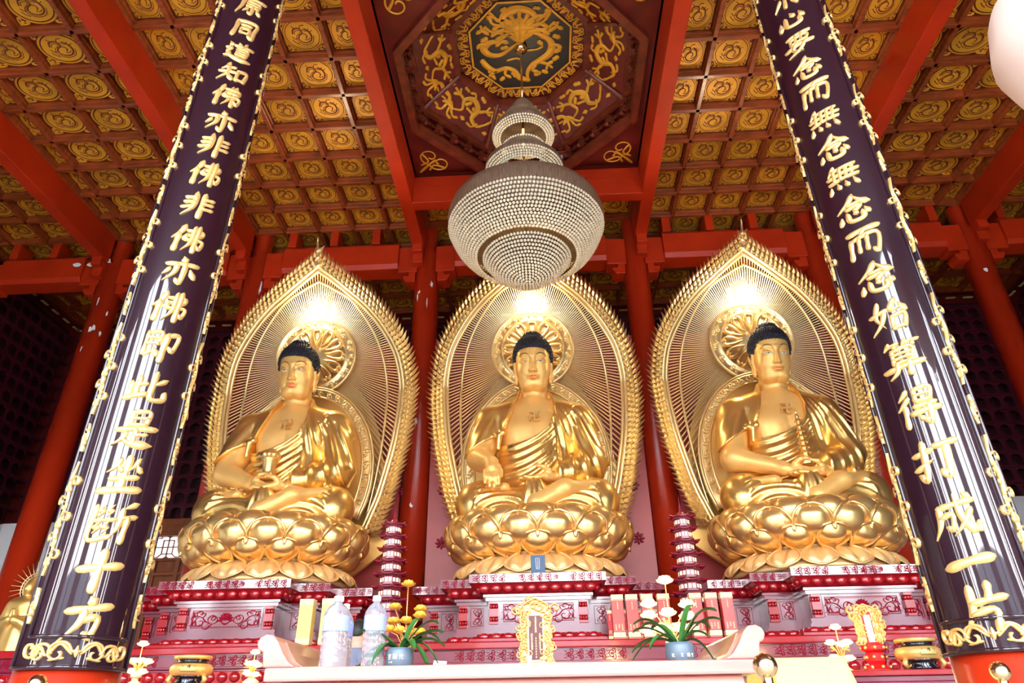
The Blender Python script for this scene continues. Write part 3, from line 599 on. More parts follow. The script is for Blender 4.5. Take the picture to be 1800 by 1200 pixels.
# ================================================================ front columns and inscription boards
GLYPH = {
'yuan': 'n10:14,10 92,6/t11:18,10 16,55 4,96/t8:56,12 48,22/n8:34,26 35,54/n8:34,26 76,24 74,54/n7:36,39 74,38/n8:36,53 74,52/n10:56,54 56,92 46,86/t9:40,62 26,84/d11:70,60 86,82',
'tong': 'n12:18,12 17,55 12,95/n12:18,14 50,10 84,12 82,50 80,92 68,86/n9:34,34 66,32/n9:36,52 38,78/n9:36,53 66,51 63,76/n8:38,75 63,74',
'dao': 'd10:40,8 47,18/t9:66,4 58,18/n10:30,24 90,20/t8:60,24 52,34/n9:42,36 44,72/n9:42,36 76,34 74,72/n7:45,48 73,47/n7:45,60 73,59/n7:45,71 74,71/d11:12,12 22,24/n10:6,40 22,38 12,60 20,66 12,80/g13:6,82 22,80 50,90 96,90',
'zhi': 't10:28,6 22,24 8,38/n9:20,26 50,23/n10:4,50 56,45/t11:32,26 30,55 4,92/d12:32,58 50,84/n10:62,34 64,84/n10:62,35 92,32 89,80/n9:65,78 90,76',
'fo': 't12:30,4 22,28 4,52/n12:20,34 20,96/n9:40,20 82,17 80,34/n9:42,36 80,34/n9:42,36 40,54 88,50 86,78 76,72/t10:58,4 57,60 40,96/n11:70,2 71,96',
'yi': 'd13:48,4 56,16/n11:10,30 92,24/t11:38,28 36,60 14,92/n11:60,26 60,92 48,84/t9:22,46 8,68/d12:76,44 92,68',
'fei': 't12:38,6 38,60 14,96/n9:12,26 38,22/n9:12,44 38,40/n9:8,64 38,56/n12:62,6 62,98/n9:62,24 90,20/n9:62,42 90,38/n9:62,62 94,58',
'ji': 'n9:14,10 16,80/n9:14,12 46,8 44,46/n7:17,27 44,25/n8:17,44 44,42/t10:16,80 44,64/d11:36,58 50,80/n10:62,16 90,12 86,60 74,54/n12:62,14 62,98',
'ci': 'n10:26,24 26,76/n9:27,46 44,42/n10:10,40 12,80/n11:4,86 50,72/t10:88,28 60,48/n11:60,10 60,76 70,88 94,84 94,66',
'shi': 'n9:30,4 32,42/n9:30,5 68,3 66,40/n7:32,22 66,20/n8:32,40 66,38/n11:6,54 94,48/n10:50,54 50,86/n8:50,68 76,66/t10:30,62 24,80 6,96/g13:22,76 48,92 96,94',
'zuo': 't9:32,12 26,30 10,46/d9:30,28 42,42/t9:72,10 66,28 54,44/d9:70,26 84,42/n12:50,4 50,90/n10:22,62 80,57/n13:6,92 94,88',
'duan': 'n9:8,10 10,88 56,84/b7:26,8 16,22 28,22 18,36/b7:44,8 34,22 46,22 36,36/n7:12,46 56,44/b7:26,50 16,62 28,62 18,76/b7:44,50 34,62 46,62 38,76/t10:92,4 66,18/t10:66,18 66,60 52,92/n9:66,40 98,36/n11:82,40 82,98',
'ten': 'n13:8,46 94,40/n14:50,6 50,96', 'fang': 'd13:46,4 56,18/n12:8,32 94,26/n11:40,54 74,50 70,88 56,82/t12:46,34 38,64 10,96',
'cut': 'n9:20,14 80,10/n10:50,10 50,92/t10:34,46 12,88/d12:66,44 90,86',
'xin': 'd12:14,44 10,74/n12:30,34 34,70 60,80 80,70 78,52/d12:48,18 60,36/d12:78,26 92,46',
'yao': 'n10:12,10 88,6/n8:22,22 24,44/n8:22,22 78,20 75,42/n8:40,10 41,44/n8:60,9 59,43/n8:24,44 76,42/n11:4,60 96,54/t10:44,46 30,72 64,92/t10:68,58 50,84 12,96',
'nian': 't12:50,4 34,26 4,46/g12:50,6 70,26 96,40/n8:34,34 66,32/n9:30,46 70,43 52,58/d10:16,66 10,86/n11:32,62 38,86 62,92 76,84 74,70/d10:50,58 58,70/d10:80,58 92,74',
'er': 'n12:8,10 92,6/t9:50,10 40,28/n11:14,32 12,90/n10:14,33 86,28 84,88 74,82/n9:36,34 36,78/n9:58,32 58,78',
'wu': 't10:26,4 8,30/n8:20,18 86,14/n9:6,38 94,34/n9:10,58 92,54/n8:24,20 26,58/n8:42,18 43,58/n8:60,17 60,57/n8:78,16 76,56/d9:14,72 8,92/d9:34,70 38,88/d9:56,70 62,88/d9:78,68 92,90',
'begin': 't10:26,6 18,46 40,84/t10:40,34 30,66 4,92/n9:4,38 46,32/t10:68,6 54,36 88,32/d11:78,22 92,44/n9:56,56 58,94/n9:56,56 88,53 85,92/n8:58,90 86,89',
'suan': 't8:22,2 10,18/n7:18,9 44,7/d7:30,10 36,20/t8:62,2 52,16/n7:60,9 92,6/d7:74,9 80,19/n8:26,24 28,62/n8:26,24 74,22 72,60/n6:28,36 72,35/n6:28,48 72,47/n7:28,60 72,59/n11:4,74 96,68/t10:36,62 32,84 14,98/n11:64,60 64,98',
'de': 't9:28,4 8,26/t9:30,24 4,50/n10:20,42 20,96/n8:44,6 46,38/n8:44,6 80,4 78,37/n6:46,21 78,20/n8:46,37 78,36/n9:40,50 88,47/n11:34,66 96,61/n11:74,48 74,94 62,86/d9:48,74 58,86',
'da': 'n10:4,32 44,26/n12:26,6 26,90 14,82/t10:4,66 46,50/n11:50,20 98,15/n13:76,20 75,92 60,82',
'cheng': 'n10:18,28 90,22/t11:20,28 18,64 4,94/n9:22,50 46,47 43,78 34,74/g13:54,4 60,44 78,80 96,92/n9:96,92 96,74/t10:84,42 68,70 44,94/d10:72,4 84,16',
'one': 'n15:6,54 50,48 94,46', 'pian': 't13:26,6 26,56 6,96/n12:62,4 62,38/n11:28,40 92,35/n11:28,62 70,58 70,98'}
def glyph(mb, key, cu, cz, size, fn, h=.02, bold=1.5, slant=.1):
    for st in GLYPH[key].split('/'):
        head, body = st.split(':'); pts = []
        for p in body.split():
            x, y = map(float, p.split(',')); y = 50 - y
            pts.append((cu + (x - 50 + slant * y) * size / 100, cz + (y + .10 * (x - 50)) * size / 100))
        stroke(mb, pts, float(head[1:]) * size / 100 * bold, fn, h, head[0])
RC, RP, ZP0, ZP1 = .25, .268, 1.03, 9.2
FY = 3.85
def board(cx, facing, chars, nm, where):
    col = MB().lathe([(0, 0), (.4, 0), (.4, .14), (.32, .3), (RC, .34), (RC, ZC)], 48, (cx, FY, 0))
    struct(col, 'column', 'red_column', f'thick red front column carrying the {nm} black inscription board', 'column')
    t = thing('inscription_board', f'black lacquer board with gold calligraphy, {where} character next to last', 'inscription board', (cx, FY, ZP0), group=None)
    half = 70 * PI / 180
    def fn(u, z, d):
        a = facing + np.asarray(u) / RP; r = RP + np.asarray(d)
        return np.stack([r * np.cos(a), r * np.sin(a), np.asarray(z) - ZP0 + 0 * a], -1)
    HW = half * RP
    us = np.linspace(-HW, HW, 41)
    def slab(z0, z1, u0, u1, d0, d1, n=None, nz=2):
        mb = MB(); U = np.linspace(u0, u1, n or 33); Z = np.linspace(z0, z1, nz)
        P = np.stack([fn(U, np.full_like(U, z), np.full_like(U, d1)) for z in Z]); mb.grid(P)
        Q = np.stack([fn(U, np.full_like(U, z), np.full_like(U, d0)) for z in Z]); mb.grid(Q, flip=True)
        for A, B in ((P[0], Q[0]), (Q[-1], P[-1]), (Q[:, 0], P[:, 0]), (P[:, -1], Q[:, -1])): mb.grid(np.stack([A, B]), smooth=False)
        return mb
    slab(ZP0, ZP1, -HW, HW, -.025, 0, 49).build('board', 'lacquer', t)
    rim = MB(); mg = .078
    for u in (-HW + .008, HW - .008, -HW + mg, HW - mg):
        z0 = ZP0 + (0 if abs(u) > HW - .02 else .15)
        rim.tube(fn(np.full(20, u), np.linspace(z0, ZP1, 20), np.full(20, .004)), .011, 8)
    for z, hw in ((ZP0 + .01, HW), (ZP0 + .15, HW - mg)): rim.tube(fn(np.linspace(-hw, hw, 30), np.full(30, z), np.full(30, .004)), .011, 8)
    rim.build('frame_moulding', 'lacquer', t)
    ub = HW - mg / 2
    for s in (-1, 1):
        orn = MB(); z = ZP0 + .3; k = 0
        while z < 7.6:
            f2 = lambda x, y, d, s=s, z=z: fn(s * ub + np.asarray(x), z + np.asarray(y), d)
            if k % 2 == 0:
                for q in (-1, 1): stroke(orn, [(0, q * .085), (q * .012, 0), (0, -q * .02)], .026, f2, .012, 'b'); 
                for yy in (-.045, 0, .045): stroke(orn, [(-.014, yy), (.014, yy)], .026, f2, .014, 'b')
                z += .46
            else:
                L = .62; n = 14; yy = np.linspace(-L / 2, L / 2, n)
                stroke(orn, [(.012 * math.sin(y * 24), y) for y in yy], .017, f2, .013, 'b', n=40)
                for y in (-.2, -.1, 0, .1, .2):
                    d = 1 if int(round(y * 10)) % 2 else -1
                    stroke(orn, curl(-d * .005, y, PI / 2 + d * .9, .034, 1.15, d, 9), .016, f2, .014, 'n', n=12)
                    stroke(orn, curl(d * .005, y - .02, -PI / 2 + d * .9, .026, 1.0, -d, 8), .014, f2, .012, 'n', n=10)
                z += .46
            k += 1
        orn.build('gilt_border_scroll', 'gilt', t)
    orn = MB()
    f2 = lambda x, y, d: fn(np.asarray(x), ZP0 + .08 + np.asarray(y), d)
    for s in (-1, 1):
        for pts, w in ((curl(.02 * s, 0, PI / 2 - s * .6, .06, 1.2, -s), .016), ([(s * .02, -.01), (s * .08, .035), (s * .13, -.02), (s * .17, .02), (s * .21, -.01)], .016), (curl(s * .11, -.01, PI / 2 - s * .5, .055, 1.2, -s), .015), (curl(s * .17, .01, -PI / 2 + s * .5, .05, 1.1, s), .015), ([(s * .05, -.03), (s * .11, -.04)], .014)):
            stroke(orn, pts, w, f2, .012, 'n')
    stroke(orn, [(-.02, 0), (.02, 0)], .03, f2, .016, 'b'); stroke(orn, [(0, -.025), (0, .025)], .03, f2, .016, 'b')
    orn.build('gilt_border_scroll', 'gilt', t)
    for key, z in chars:
        c = MB(); glyph(c, key, 0, z, .228, fn, h=.009)
        c.build('character', 'gilt', t)
    return t
LZ = [6.2, 5.909, 5.62, 5.362, 5.099, 4.824, 4.57, 4.288, 3.995, 3.695, 3.434, 3.147, 2.86, 2.578, 2.305, 2.028, 1.757, 1.503, 1.265]
RZ = [5.9, 5.645, 5.37, 5.085, 4.815, 4.535, 4.26, 3.989, 3.707, 3.435, 3.162, 2.881, 2.592, 2.288, 1.98, 1.674, 1.44, 1.229]
board(-2.52, -PI / 2 + math.radians(35), list(zip('yuan tong dao zhi fo yi fei fo fei fo yi fo ji ci shi zuo duan ten fang'.split(), LZ)), 'left', 'a cross-shaped')
board(2.27, -PI / 2 - math.radians(35), list(zip('cut xin yao nian er wu nian wu nian er nian begin suan de da cheng one pian'.split(), RZ)), 'right', 'a single-stroke')
# ================================================================ sculpted figures: signed distance fields meshed with surface nets
def sd_ell(P, c, r):
    q = (P - np.array(c)) / np.array(r); k0 = np.sqrt((q * q).sum(-1)); q2 = (P - np.array(c)) / (np.array(r) ** 2)
    return k0 * (k0 - 1) / (np.sqrt((q2 * q2).sum(-1)) + 1e-6)
def sd_cap(P, a, b, ra, rb, sc=(1, 1, 1)):
    sc = np.array(sc, float); Q = P / sc; a = np.array(a, float) / sc; b = np.array(b, float) / sc
    ba = b - a; h = np.clip(((Q - a) @ ba) / (ba @ ba), 0, 1)
    return (np.sqrt(((Q - a - h[..., None] * ba) ** 2).sum(-1)) - (ra + (rb - ra) * h)) * sc.min()
def smin(a, b, k):
    h = np.clip(.5 + .5 * (b - a) / k, 0, 1); return b + (a - b) * h - k * h * (1 - h)
def smax(a, b, k): return -smin(-a, -b, k)
def smooth01(x): x = np.clip(x, 0, 1); return x * x * (3 - 2 * x)
def nets(fun, lo, hi, h, relax=2):
    lo = np.array(lo, float); n = np.ceil((np.array(hi) - lo) / h).astype(int) + 1
    ax = [lo[i] + h * np.arange(n[i]) for i in range(3)]
    D = np.empty(n, np.float32)
    for k0 in range(0, n[0], 24):
        G = np.stack(np.meshgrid(ax[0][k0:k0 + 24], ax[1], ax[2], indexing='ij'), -1); D[k0:k0 + 24] = fun(G)
    S = D < 0; c = [slice(None, -1), slice(1, None)]; cnt = np.zeros(n - 1, np.float32); acc = np.zeros((*(n - 1), 3), np.float32)
    for axis in range(3):
        o = [a for a in range(3) if a != axis]
        for i in (0, 1):
            for j in (0, 1):
                s0 = [None] * 3; s1 = [None] * 3; s0[axis] = c[0]; s1[axis] = c[1]; s0[o[0]] = s1[o[0]] = c[i]; s0[o[1]] = s1[o[1]] = c[j]
                A, B = D[tuple(s0)], D[tuple(s1)]; m = (A < 0) != (B < 0); t = np.where(m, A / np.where(m, A - B, 1), 0)
                cnt += m; acc[..., axis] += t * m; acc[..., o[0]] += i * m; acc[..., o[1]] += j * m
    act = cnt > 0; idx = -np.ones(n - 1, np.int64); idx[act] = np.arange(act.sum())
    V = np.argwhere(act) + acc[act] / cnt[act][:, None]; V = lo + V * h; F = []
    for axis in range(3):
        o = [(axis + 1) % 3, (axis + 2) % 3]; s0 = [slice(1, -1)] * 3; s1 = [slice(1, -1)] * 3
        s0[axis] = slice(0, -1); s1[axis] = slice(1, None)
        A, B = S[tuple(s0)], S[tuple(s1)]; e = np.argwhere(A != B)
        if not len(e): continue
        fl = A[tuple(e.T)]; e = e.copy(); e[:, o[0]] += 1; e[:, o[1]] += 1
        def at(d0, d1): q = e.copy(); q[:, o[0]] += d0; q[:, o[1]] += d1; return idx[tuple(q.T)]
        q = np.stack([at(-1, -1), at(0, -1), at(0, 0), at(-1, 0)], 1); q[~fl] = q[~fl][:, ::-1]; F.append(q)
    F = np.concatenate(F); F = F[(F >= 0).all(1)]
    for lam in (.5, -.52) * relax:                      # even out the net without shrinking it
        A = np.zeros_like(V); N = np.zeros(len(V))
        for i in range(4):
            a, b = F[:, i], F[:, (i + 1) % 4]
            for p, q in ((a, b), (b, a)):
                for c in range(3): A[:, c] += np.bincount(p, V[q, c], len(V))
                N += np.bincount(p, minlength=len(V))
        V = V + lam * (A / np.maximum(N, 1)[:, None] - V)
    return V, F
def net_mesh(name, mat, *parts):
    Vs, Fs, n = [], [], 0
    for V, F in parts: Vs.append(V); Fs.append(F + n); n += len(V)
    V = np.concatenate(Vs); F = np.concatenate(Fs); F = F[(F >= 0).all(1)]
    me = bpy.data.meshes.new(name); me.from_pydata(V.tolist(), [], F.tolist()); me.polygons.foreach_set('use_smooth', [True] * len(F))
    me.materials.append(M[mat]); me.update(); return me

# ---- head, neck (statue space: seat at z 0, front is -y)
def head_sdf(P):
    A = np.abs(P[..., 0]); Q = P.copy(); Q[..., 0] = A
    d = sd_ell(Q, (0, .02, 2.86), (.335, .37, .44))
    d = smin(d, sd_ell(Q, (0, -.06, 2.6), (.285, .29, .34)), .12)
    d = smin(d, sd_ell(Q, (.13, -.17, 2.57), (.15, .15, .17)), .1)
    d = smin(d, sd_ell(Q, (0, -.26, 2.375), (.1, .09, .075)), .1)
    d = smin(d, sd_ell(Q, (.12, -.2, 2.35), (.12, .14, .1)), .12)
    d = smin(d, sd_cap(Q, (.03, -.315, 2.895), (.2, -.27, 2.9), .028, .02), .06)
    d = smax(d, -sd_ell(Q, (.135, -.40, 2.815), (.105, .07, .05)), .06)                   # eye hollow
    d = smin(d, sd_ell(Q, (.137, -.262, 2.79), (.098, .085, .062)), .025)                  # lids
    d = smin(d, sd_cap(Q, (0, -.325, 2.88), (0, -.395, 2.64), .028, .046), .045)            # nose
    d = smin(d, sd_ell(Q, (0, -.415, 2.615), (.042, .04, .036)), .03)
    d = smin(d, sd_ell(Q, (.05, -.372, 2.608), (.033, .04, .028)), .02)
    d = smin(d, sd_ell(Q, (0, -.33, 2.5), (.11, .06, .055)), .05)
    d = smin(d, sd_ell(Q, (.035, -.372, 2.505), (.06, .028, .02)), .018)
    d = smin(d, sd_ell(Q, (0, -.37, 2.465), (.075, .03, .021)), .018)
    d = smax(d, -sd_cap(Q, (0, -.402, 2.487), (.095, -.365, 2.494), .007, .004), .014)
    d = smax(d, -sd_ell(Q, (.128, -.365, 2.495), (.02, .02, .02)), .03)
    d = smax(d, -sd_cap(Q, (0, -.425, 2.585), (0, -.405, 2.53), .01, .014), .02)
    # ears with long lobes
    e = sd_ell(Q, (.345, .04, 2.74), (.04, .105, .165)); e = smax(e, -sd_ell(Q, (.385, .02, 2.74), (.032, .065, .11)), .02)
    e = smin(e, sd_cap(Q, (.335, .0, 2.62), (.315, -.035, 2.41), .042, .05, (.8, 1, 1)), .03)
    e = smax(e, -sd_cap(Q, (.36, -.01, 2.6), (.35, -.04, 2.45), .022, .02), .02)
    d = smin(d, e, .025)
    n = sd_cap(Q, (0, .03, 1.95), (0, .01, 2.5), .25, .225)
    for z in (2.24, 2.165, 2.1): n = smax(n, -(np.sqrt((np.sqrt(Q[..., 0] ** 2 + (P[..., 1] - .02) ** 2) - .262) ** 2 + (P[..., 2] - z + .05 * P[..., 1]) ** 2) - .016), .03)
    return smin(d, n, .045)
HEAD = nets(head_sdf, (-.42, -.5, 1.98), (.42, .46, 3.34), .0125)
def nod(V):             # bow the head on the neck, so that it looks down at the hall
    V = np.array(V, float); w = smooth01((V[:, 2] - 2.08) / .3); f = 1 - .08 * w
    V[:, 0] *= f; V[:, 1] *= f; V[:, 2] = 2.79 + (V[:, 2] - 2.79) * f; a = w * math.radians(22)
    y, z = V[:, 1] - .05, V[:, 2] - 2.2; V[:, 1] = .05 + y * np.cos(a) - z * np.sin(a); V[:, 2] = 2.2 + .07 * w + (z * np.cos(a) + y * np.sin(a))
    return V
HEAD = (nod(HEAD[0]), HEAD[1])
def face_y(x, z):
    x = np.asarray(x, float); z = np.asarray(z, float); a = np.full(x.shape, -.7); b = np.full(x.shape, 0.0)
    for _ in range(22):
        m = (a + b) / 2; ins = head_sdf(np.stack([x, m, z], -1)) < 0; b = np.where(ins, m, b); a = np.where(ins, a, m)
    return a
def face_fn(x, y, d): x = np.asarray(x); y = np.asarray(y); return np.stack([x, face_y(x, y) - np.asarray(d) - .002, y], -1)
lips = MB(); FACE = []
for s in (-1, 1):
    brow, white, dark = MB(), MB(), MB(); FACE += [('eyebrow', brow, 'eye_dark'), ('eye', white, 'eye_white'), ('eye_line', dark, 'eye_dark')]
    stroke(brow, [(s * .05, 2.868), (s * .09, 2.918), (s * .15, 2.938), (s * .21, 2.92), (s * .25, 2.876)], .014, face_fn, .003, 'b', n=18)
    stroke(white, [(s * .063, 2.768), (s * .1, 2.776), (s * .14, 2.779), (s * .18, 2.777), (s * .222, 2.778)], .025, face_fn, .004, 'b', n=18)
    stroke(dark, [(s * .058, 2.77), (s * .1, 2.786), (s * .14, 2.791), (s * .18, 2.788), (s * .236, 2.784)], .0085, face_fn, .008, 'b', n=18)
    stroke(dark, [(s * .12, 2.779), (s * .158, 2.779)], .021, face_fn, .0065, 'b', n=8)
    stroke(lips, [(s * .0, 2.503), (s * .03, 2.511), (s * .055, 2.504), (s * .09, 2.496)], .02, face_fn, .004, 't', n=14)
stroke(lips, [(-.07, 2.482), (-.04, 2.47), (0, 2.466), (.04, 2.47), (.07, 2.482)], .026, face_fn, .004, 'b', n=18)

# ---- hair: cap, crown bump and snail curls
def hair_r(th, ph):
    d = np.stack([np.sin(th) * np.cos(ph), np.sin(th) * np.sin(ph), np.cos(th)], -1); best = np.zeros(d.shape[:-1])
    o = np.array([0, .03, 2.86])
    for c, r in (((0, .035, 2.88), (.358, .40, .425)), ((0, .07, 3.2), (.19, .2, .17)), ((0, .06, 3.1), (.26, .28, .18))):
        c = np.array(c); r = np.array(r); oc = (o - c) / r; dd = d / r
        A = (dd * dd).sum(-1); B = (dd * oc).sum(-1); Cc = (oc * oc).sum() - 1; disc = B * B - A * Cc
        best = np.maximum(best, np.where(disc > 0, (-B + np.sqrt(np.maximum(disc, 0))) / A, 0))
    return o + d * best[..., None]
def hair_end(ph):      # polar angle where the hairline lies, by direction
    f = np.clip(-np.sin(ph), -1, 1)                           # 1 = front
    return np.interp(f, [-1, -.2, .1, .34, .5, .72, 1], [2.35, 2.2, 1.98, 1.72, 1.3, 1.12, 1.06])
hair = MB(); ph = np.linspace(0, 2 * PI, 72, endpoint=False); ts = np.linspace(.001, 1, 30)
TH = ts[:, None] * hair_end(ph)[None]; hair.grid(hair_r(TH, np.broadcast_to(ph, TH.shape)) - 0, close_v=True)
for i in range(20):
    t = (i + .6) / 20.2; m = hair_end(np.array([0.0]))[0]
    ring = hair_r(np.full(60, 0) + t * hair_end(np.linspace(0, 2 * PI, 60)), np.linspace(0, 2 * PI, 60))
    per = np.linalg.norm(np.diff(ring, axis=0), axis=1).sum(); n = max(3, int(per / .062))
    for j in range(n):
        p = 2 * PI * (j + .5 * (i % 2)) / n; c = hair_r(np.array([t * hair_end(np.array([p]))[0]]), np.array([p]))[0]
        hair.ball(c, .034, 5, 7)

for mb in [q[1] for q in FACE] + [lips, hair]: mb.v = [nod(np.concatenate(mb.v))]
# ---- body
def mirror(P): Q = P.copy(); Q[..., 0] = np.abs(Q[..., 0]); return Q
def torso(P):
    Q = mirror(P)
    d = sd_ell(Q, (0, .02, 1.62), (.66, .36, .56)); d = smin(d, sd_ell(Q, (0, -.04, .85), (.6, .44, .66)), .25)
    d = smin(d, sd_cap(Q, (0, .03, 1.9), (.62, .03, 1.83), .26, .23), .15)
    d = smin(d, sd_cap(Q, (0, .03, 2.0), (0, .03, 2.3), .27, .22), .12)
    d = smin(d, sd_ell(Q, (.24, -.2, 1.52), (.27, .15, .22)), .15)
    return d
def upper_arm(P, s, el): return sd_cap(P, (s * .72, .03, 1.8), el, .245, .2)
def legs(P):
    Q = mirror(P)
    d = sd_cap(Q, (.3, .05, .3), (.9, -.28, .34), .33, .29); d = smin(d, sd_ell(Q, (.98, -.33, .3), (.24, .27, .29)), .12)
    d = smin(d, sd_cap(Q, (.93, -.4, .22), (.0, -.66, .16), .25, .2), .12)
    d = smin(d, sd_ell(Q, (0, -.4, .2), (.6, .4, .26)), .15)
    return d
def fingers(wrist, palm, tips, r=.034, thumb=None):
    prim = [(wrist, palm, .1, .095, (1, 1, .75))]
    palm = np.array(palm, float)
    for base, mid, tip in tips: prim += [(base, mid, r * 1.05, r, (1, 1, 1)), (mid, tip, r, r * .8, (1, 1, 1))]
    if thumb: prim += [(thumb[0], thumb[1], .045, .036, (1, 1, 1)), (thumb[1], thumb[2], .036, .03, (1, 1, 1))]
    return prim
def medit(s, dz=0.0, dy=0.0):
    """a palm-up hand resting in the lap, fingers crossing towards the other side"""
    y0 = -.7 + dy; z0 = .60 + dz; tips = []
    for k in range(4):
        yk = y0 + .085 - .06 * k; L = (.30, .34, .32, .26)[k]
        tips.append(((s * .08, yk, z0 - .015), (s * (.08 - L * .5), yk - .01, z0 - .045), (s * (.08 - L), yk - .012, z0 - .02)))
    return fingers((s * .3, -.6 + dy, z0 + .02), (s * .14, y0 - .01, z0), tips, thumb=((s * .2, y0 - .05, z0 + .07), (s * .12, y0 - .1, z0 + .125), (s * .015, y0 - .1, z0 + .15)))
def touch_hand():
    tips = []
    for k in range(4):
        xk = -.76 + .068 * k; L = (.20, .255, .265, .225)[k]
        tips.append(((xk, -.88, .66), (xk + .004, -.945, .66 - L * .5), (xk + .006, -.965, .66 - L * 1.05)))
    return fingers((-.68, -.7, .84), (-.66, -.85, .7), tips, r=.033, thumb=((-.57, -.8, .76), (-.525, -.84, .66), (-.52, -.88, .57)))
def body_parts(kind):
    """skin: chest, arms that show, hands, the bare foot"""
    prims = [((.0, -.83, .16), (.42, -.74, .40), .17, .15, (1, 1, .9)), ((.42, -.74, .40), (.92, -.5, .53), .15, .07, (1, 1, .8)), ((-.5, -.62, .47), (-.92, -.42, .52), .1, .05, (1, 1, .8))]
    L = [((.86, -.16, .92), (.36, -.58, .66), .17, .105, (1, 1, 1))]
    if kind == 'touch':
        R = [((-.72, .03, 1.8), (-.9, -.22, 1.08), .235, .2, (1, 1, 1)), ((-.9, -.22, 1.08), (-.69, -.68, .86), .2, .105, (1, 1, 1))] + touch_hand()
        hands = medit(1, 0.0)
    else:
        R = [((-.72, .03, 1.8), (-.92, -.22, .95), .235, .2, (1, 1, 1)), ((-.92, -.22, .95), (-.32, -.6, .66), .2, .105, (1, 1, 1))] + medit(-1, .0, .0)
        hands = medit(1, -.05, -.03)
    return prims, L, R, hands
def skin_sdf(kind):
    prims, L, R, hands = body_parts(kind)
    def f(P):
        d = torso(P)
        for grp in (R, L + hands):
            g = None
            for i, (a, b, ra, rb, sc) in enumerate(grp):
                q = sd_cap(P, a, b, ra, rb, sc); g = q if g is None else smin(g, q, .07 if ra > .09 else .018)
            d = smin(d, g, .05)
        g = None
        for a, b, ra, rb, sc in prims[:2]: q = sd_cap(P, a, b, ra, rb, sc); g = q if g is None else smin(g, q, .08)
        for k in range(5):
            t = k / 4; q = sd_cap(P, (.86 + .02 * t, -.52 - .05 * t, .55 - .07 * t), (.97 + .0 * t, -.46 - .06 * t, .535 - .07 * t), .034, .026); g = smin(g, q, .02)
        g = smin(g, sd_cap(P, prims[2][0], prims[2][1], .1, .05, (1, 1, .8)), .02)
        return smin(d, g, .03)
    return f
def robe_sdf(kind):
    def f(P):
        x, y, z = P[..., 0], P[..., 1], P[..., 2]
        t = torso(P) - .045
        armL = smin(upper_arm(P, 1, (.88, -.12, .98)), sd_cap(P, (.88, -.12, .95), (.42, -.53, .7), .215, .15), .1) - .03
        armR = sd_cap(P, (-.72, .03, 1.8), (-.91, -.2, 1.05), .26, .222) - .03
        # ---- folds
        ze = 1.25 + .42 * np.clip((x + .38) / .75, -.3, 1.4) ** 2            # lower edge of the bare chest
        ph = (ze - z) * 44 + 3 * x
        belly = np.sin(ph) * .5 + .5; belly = belly ** 1.5
        fan = np.arctan2(x - .12, 2.6 - z) * 58 + 1.6 * np.sin(z * 3)
        should = (np.sin(fan) * .5 + .5) ** 1.5
        wS = smooth01((x - .22) / .18) * smooth01((2.1 - z) / .5)
        wB = smooth01((ze + .02 - z) / .08) * (1 - wS)
        t = t - .028 * belly * wB - .034 * should * wS
        fr = (np.sin(np.arctan2(-x - .2, 2.6 - z) * 40) * .5 + .5) * smooth01((2.0 - z) / .4)
        armL = armL - .042 * (np.sin(np.arctan2(x - .3, 2.9 - z) * 62) * .5 + .5) ** 2.0 * smooth01((2.0 - z) / .5)
        armR = armR - .016 * fr
        # opening: the chest is bare between the two robe edges
        xl = np.interp(z, [1.2, 1.35, 1.55, 1.8, 2.1, 2.3], [-.62, -.56, -.47, -.38, -.29, -.25])
        xr = np.interp(z, [1.2, 1.4, 1.6, 1.8, 2.1, 2.3], [-.05, .16, .26, .31, .30, .26])
        op = np.maximum(np.maximum(xl - x, x - xr), np.maximum(ze - z, y + .02))
        lip = .035 * np.exp(-(op / .035) ** 2)
        t = t - lip * (y < .1)
        t = smax(t, -op, .02)
        g = smin(t, armL, .06)
        # right arm: sleeve covers the upper arm and ends in a slanted hem
        hem = 1.2 + .66 * (x + .98)
        a = smax(armR, (hem - z) * .8, .015)
        g = smin(g, a, .04)
        kn = np.minimum(np.minimum(sd_ell(P, (-.62, -.33, 1.44), (.07, .06, .05)), sd_ell(P, (-.52, -.36, 1.46), (.06, .05, .05))), sd_cap(P, (-.58, -.36, 1.42), (-.6, -.34, 1.2), .045, .03))
        g = smin(g, kn, .03)
        # skirt over the crossed legs
        l = legs(P) - .02
        ax = np.abs(x); knee = smooth01((.98 - ax) / .12)
        sag = (z - .75) + 1.15 * (ax - .62) ** 2 * np.where(x < 0, 1, 1.0) + .7 * (y + .6)
        wl = smooth01((ax - .14) / .14) * knee
        ctr = (np.sin(np.arctan2(x + .06, 1.0 - z) * 34) * .5 + .5)
        l = l - .036 * ((np.sin(sag * 42) * .5 + .5) ** 1.3) * wl * smooth01((-y - .1) / .3) - .03 * ctr * (1 - smooth01((ax - .14) / .14)) * smooth01((-y - .3) / .2)
        ridge = np.exp(-((ax - .9 + .35 * (z - .3)) / .02) ** 2) * .014; l = l - ridge
        l = smax(l, -z - .02, .03)
        # centre apron hanging below the hands
        ap = sd_ell(P, (-.03, -.78, .3), (.2, .13, .26)) - .02 * ctr
        l = smin(l, ap, .08)
        return smin(g, l, .06)
    return f
BODY = {}
for kind in ('touch', 'medit'):
    bs = nets(skin_sdf(kind), (-1.2, -1.06, -.02), (1.2, .45, 2.16), .019)
    rs = nets(robe_sdf(kind), (-1.36, -1.06, -.12), (1.36, .56, 2.32), .017, 6)
    BODY[kind] = (net_mesh('figure_body', 'gold_skin', bs, HEAD), net_mesh('robe', 'gold', rs))
dec = []
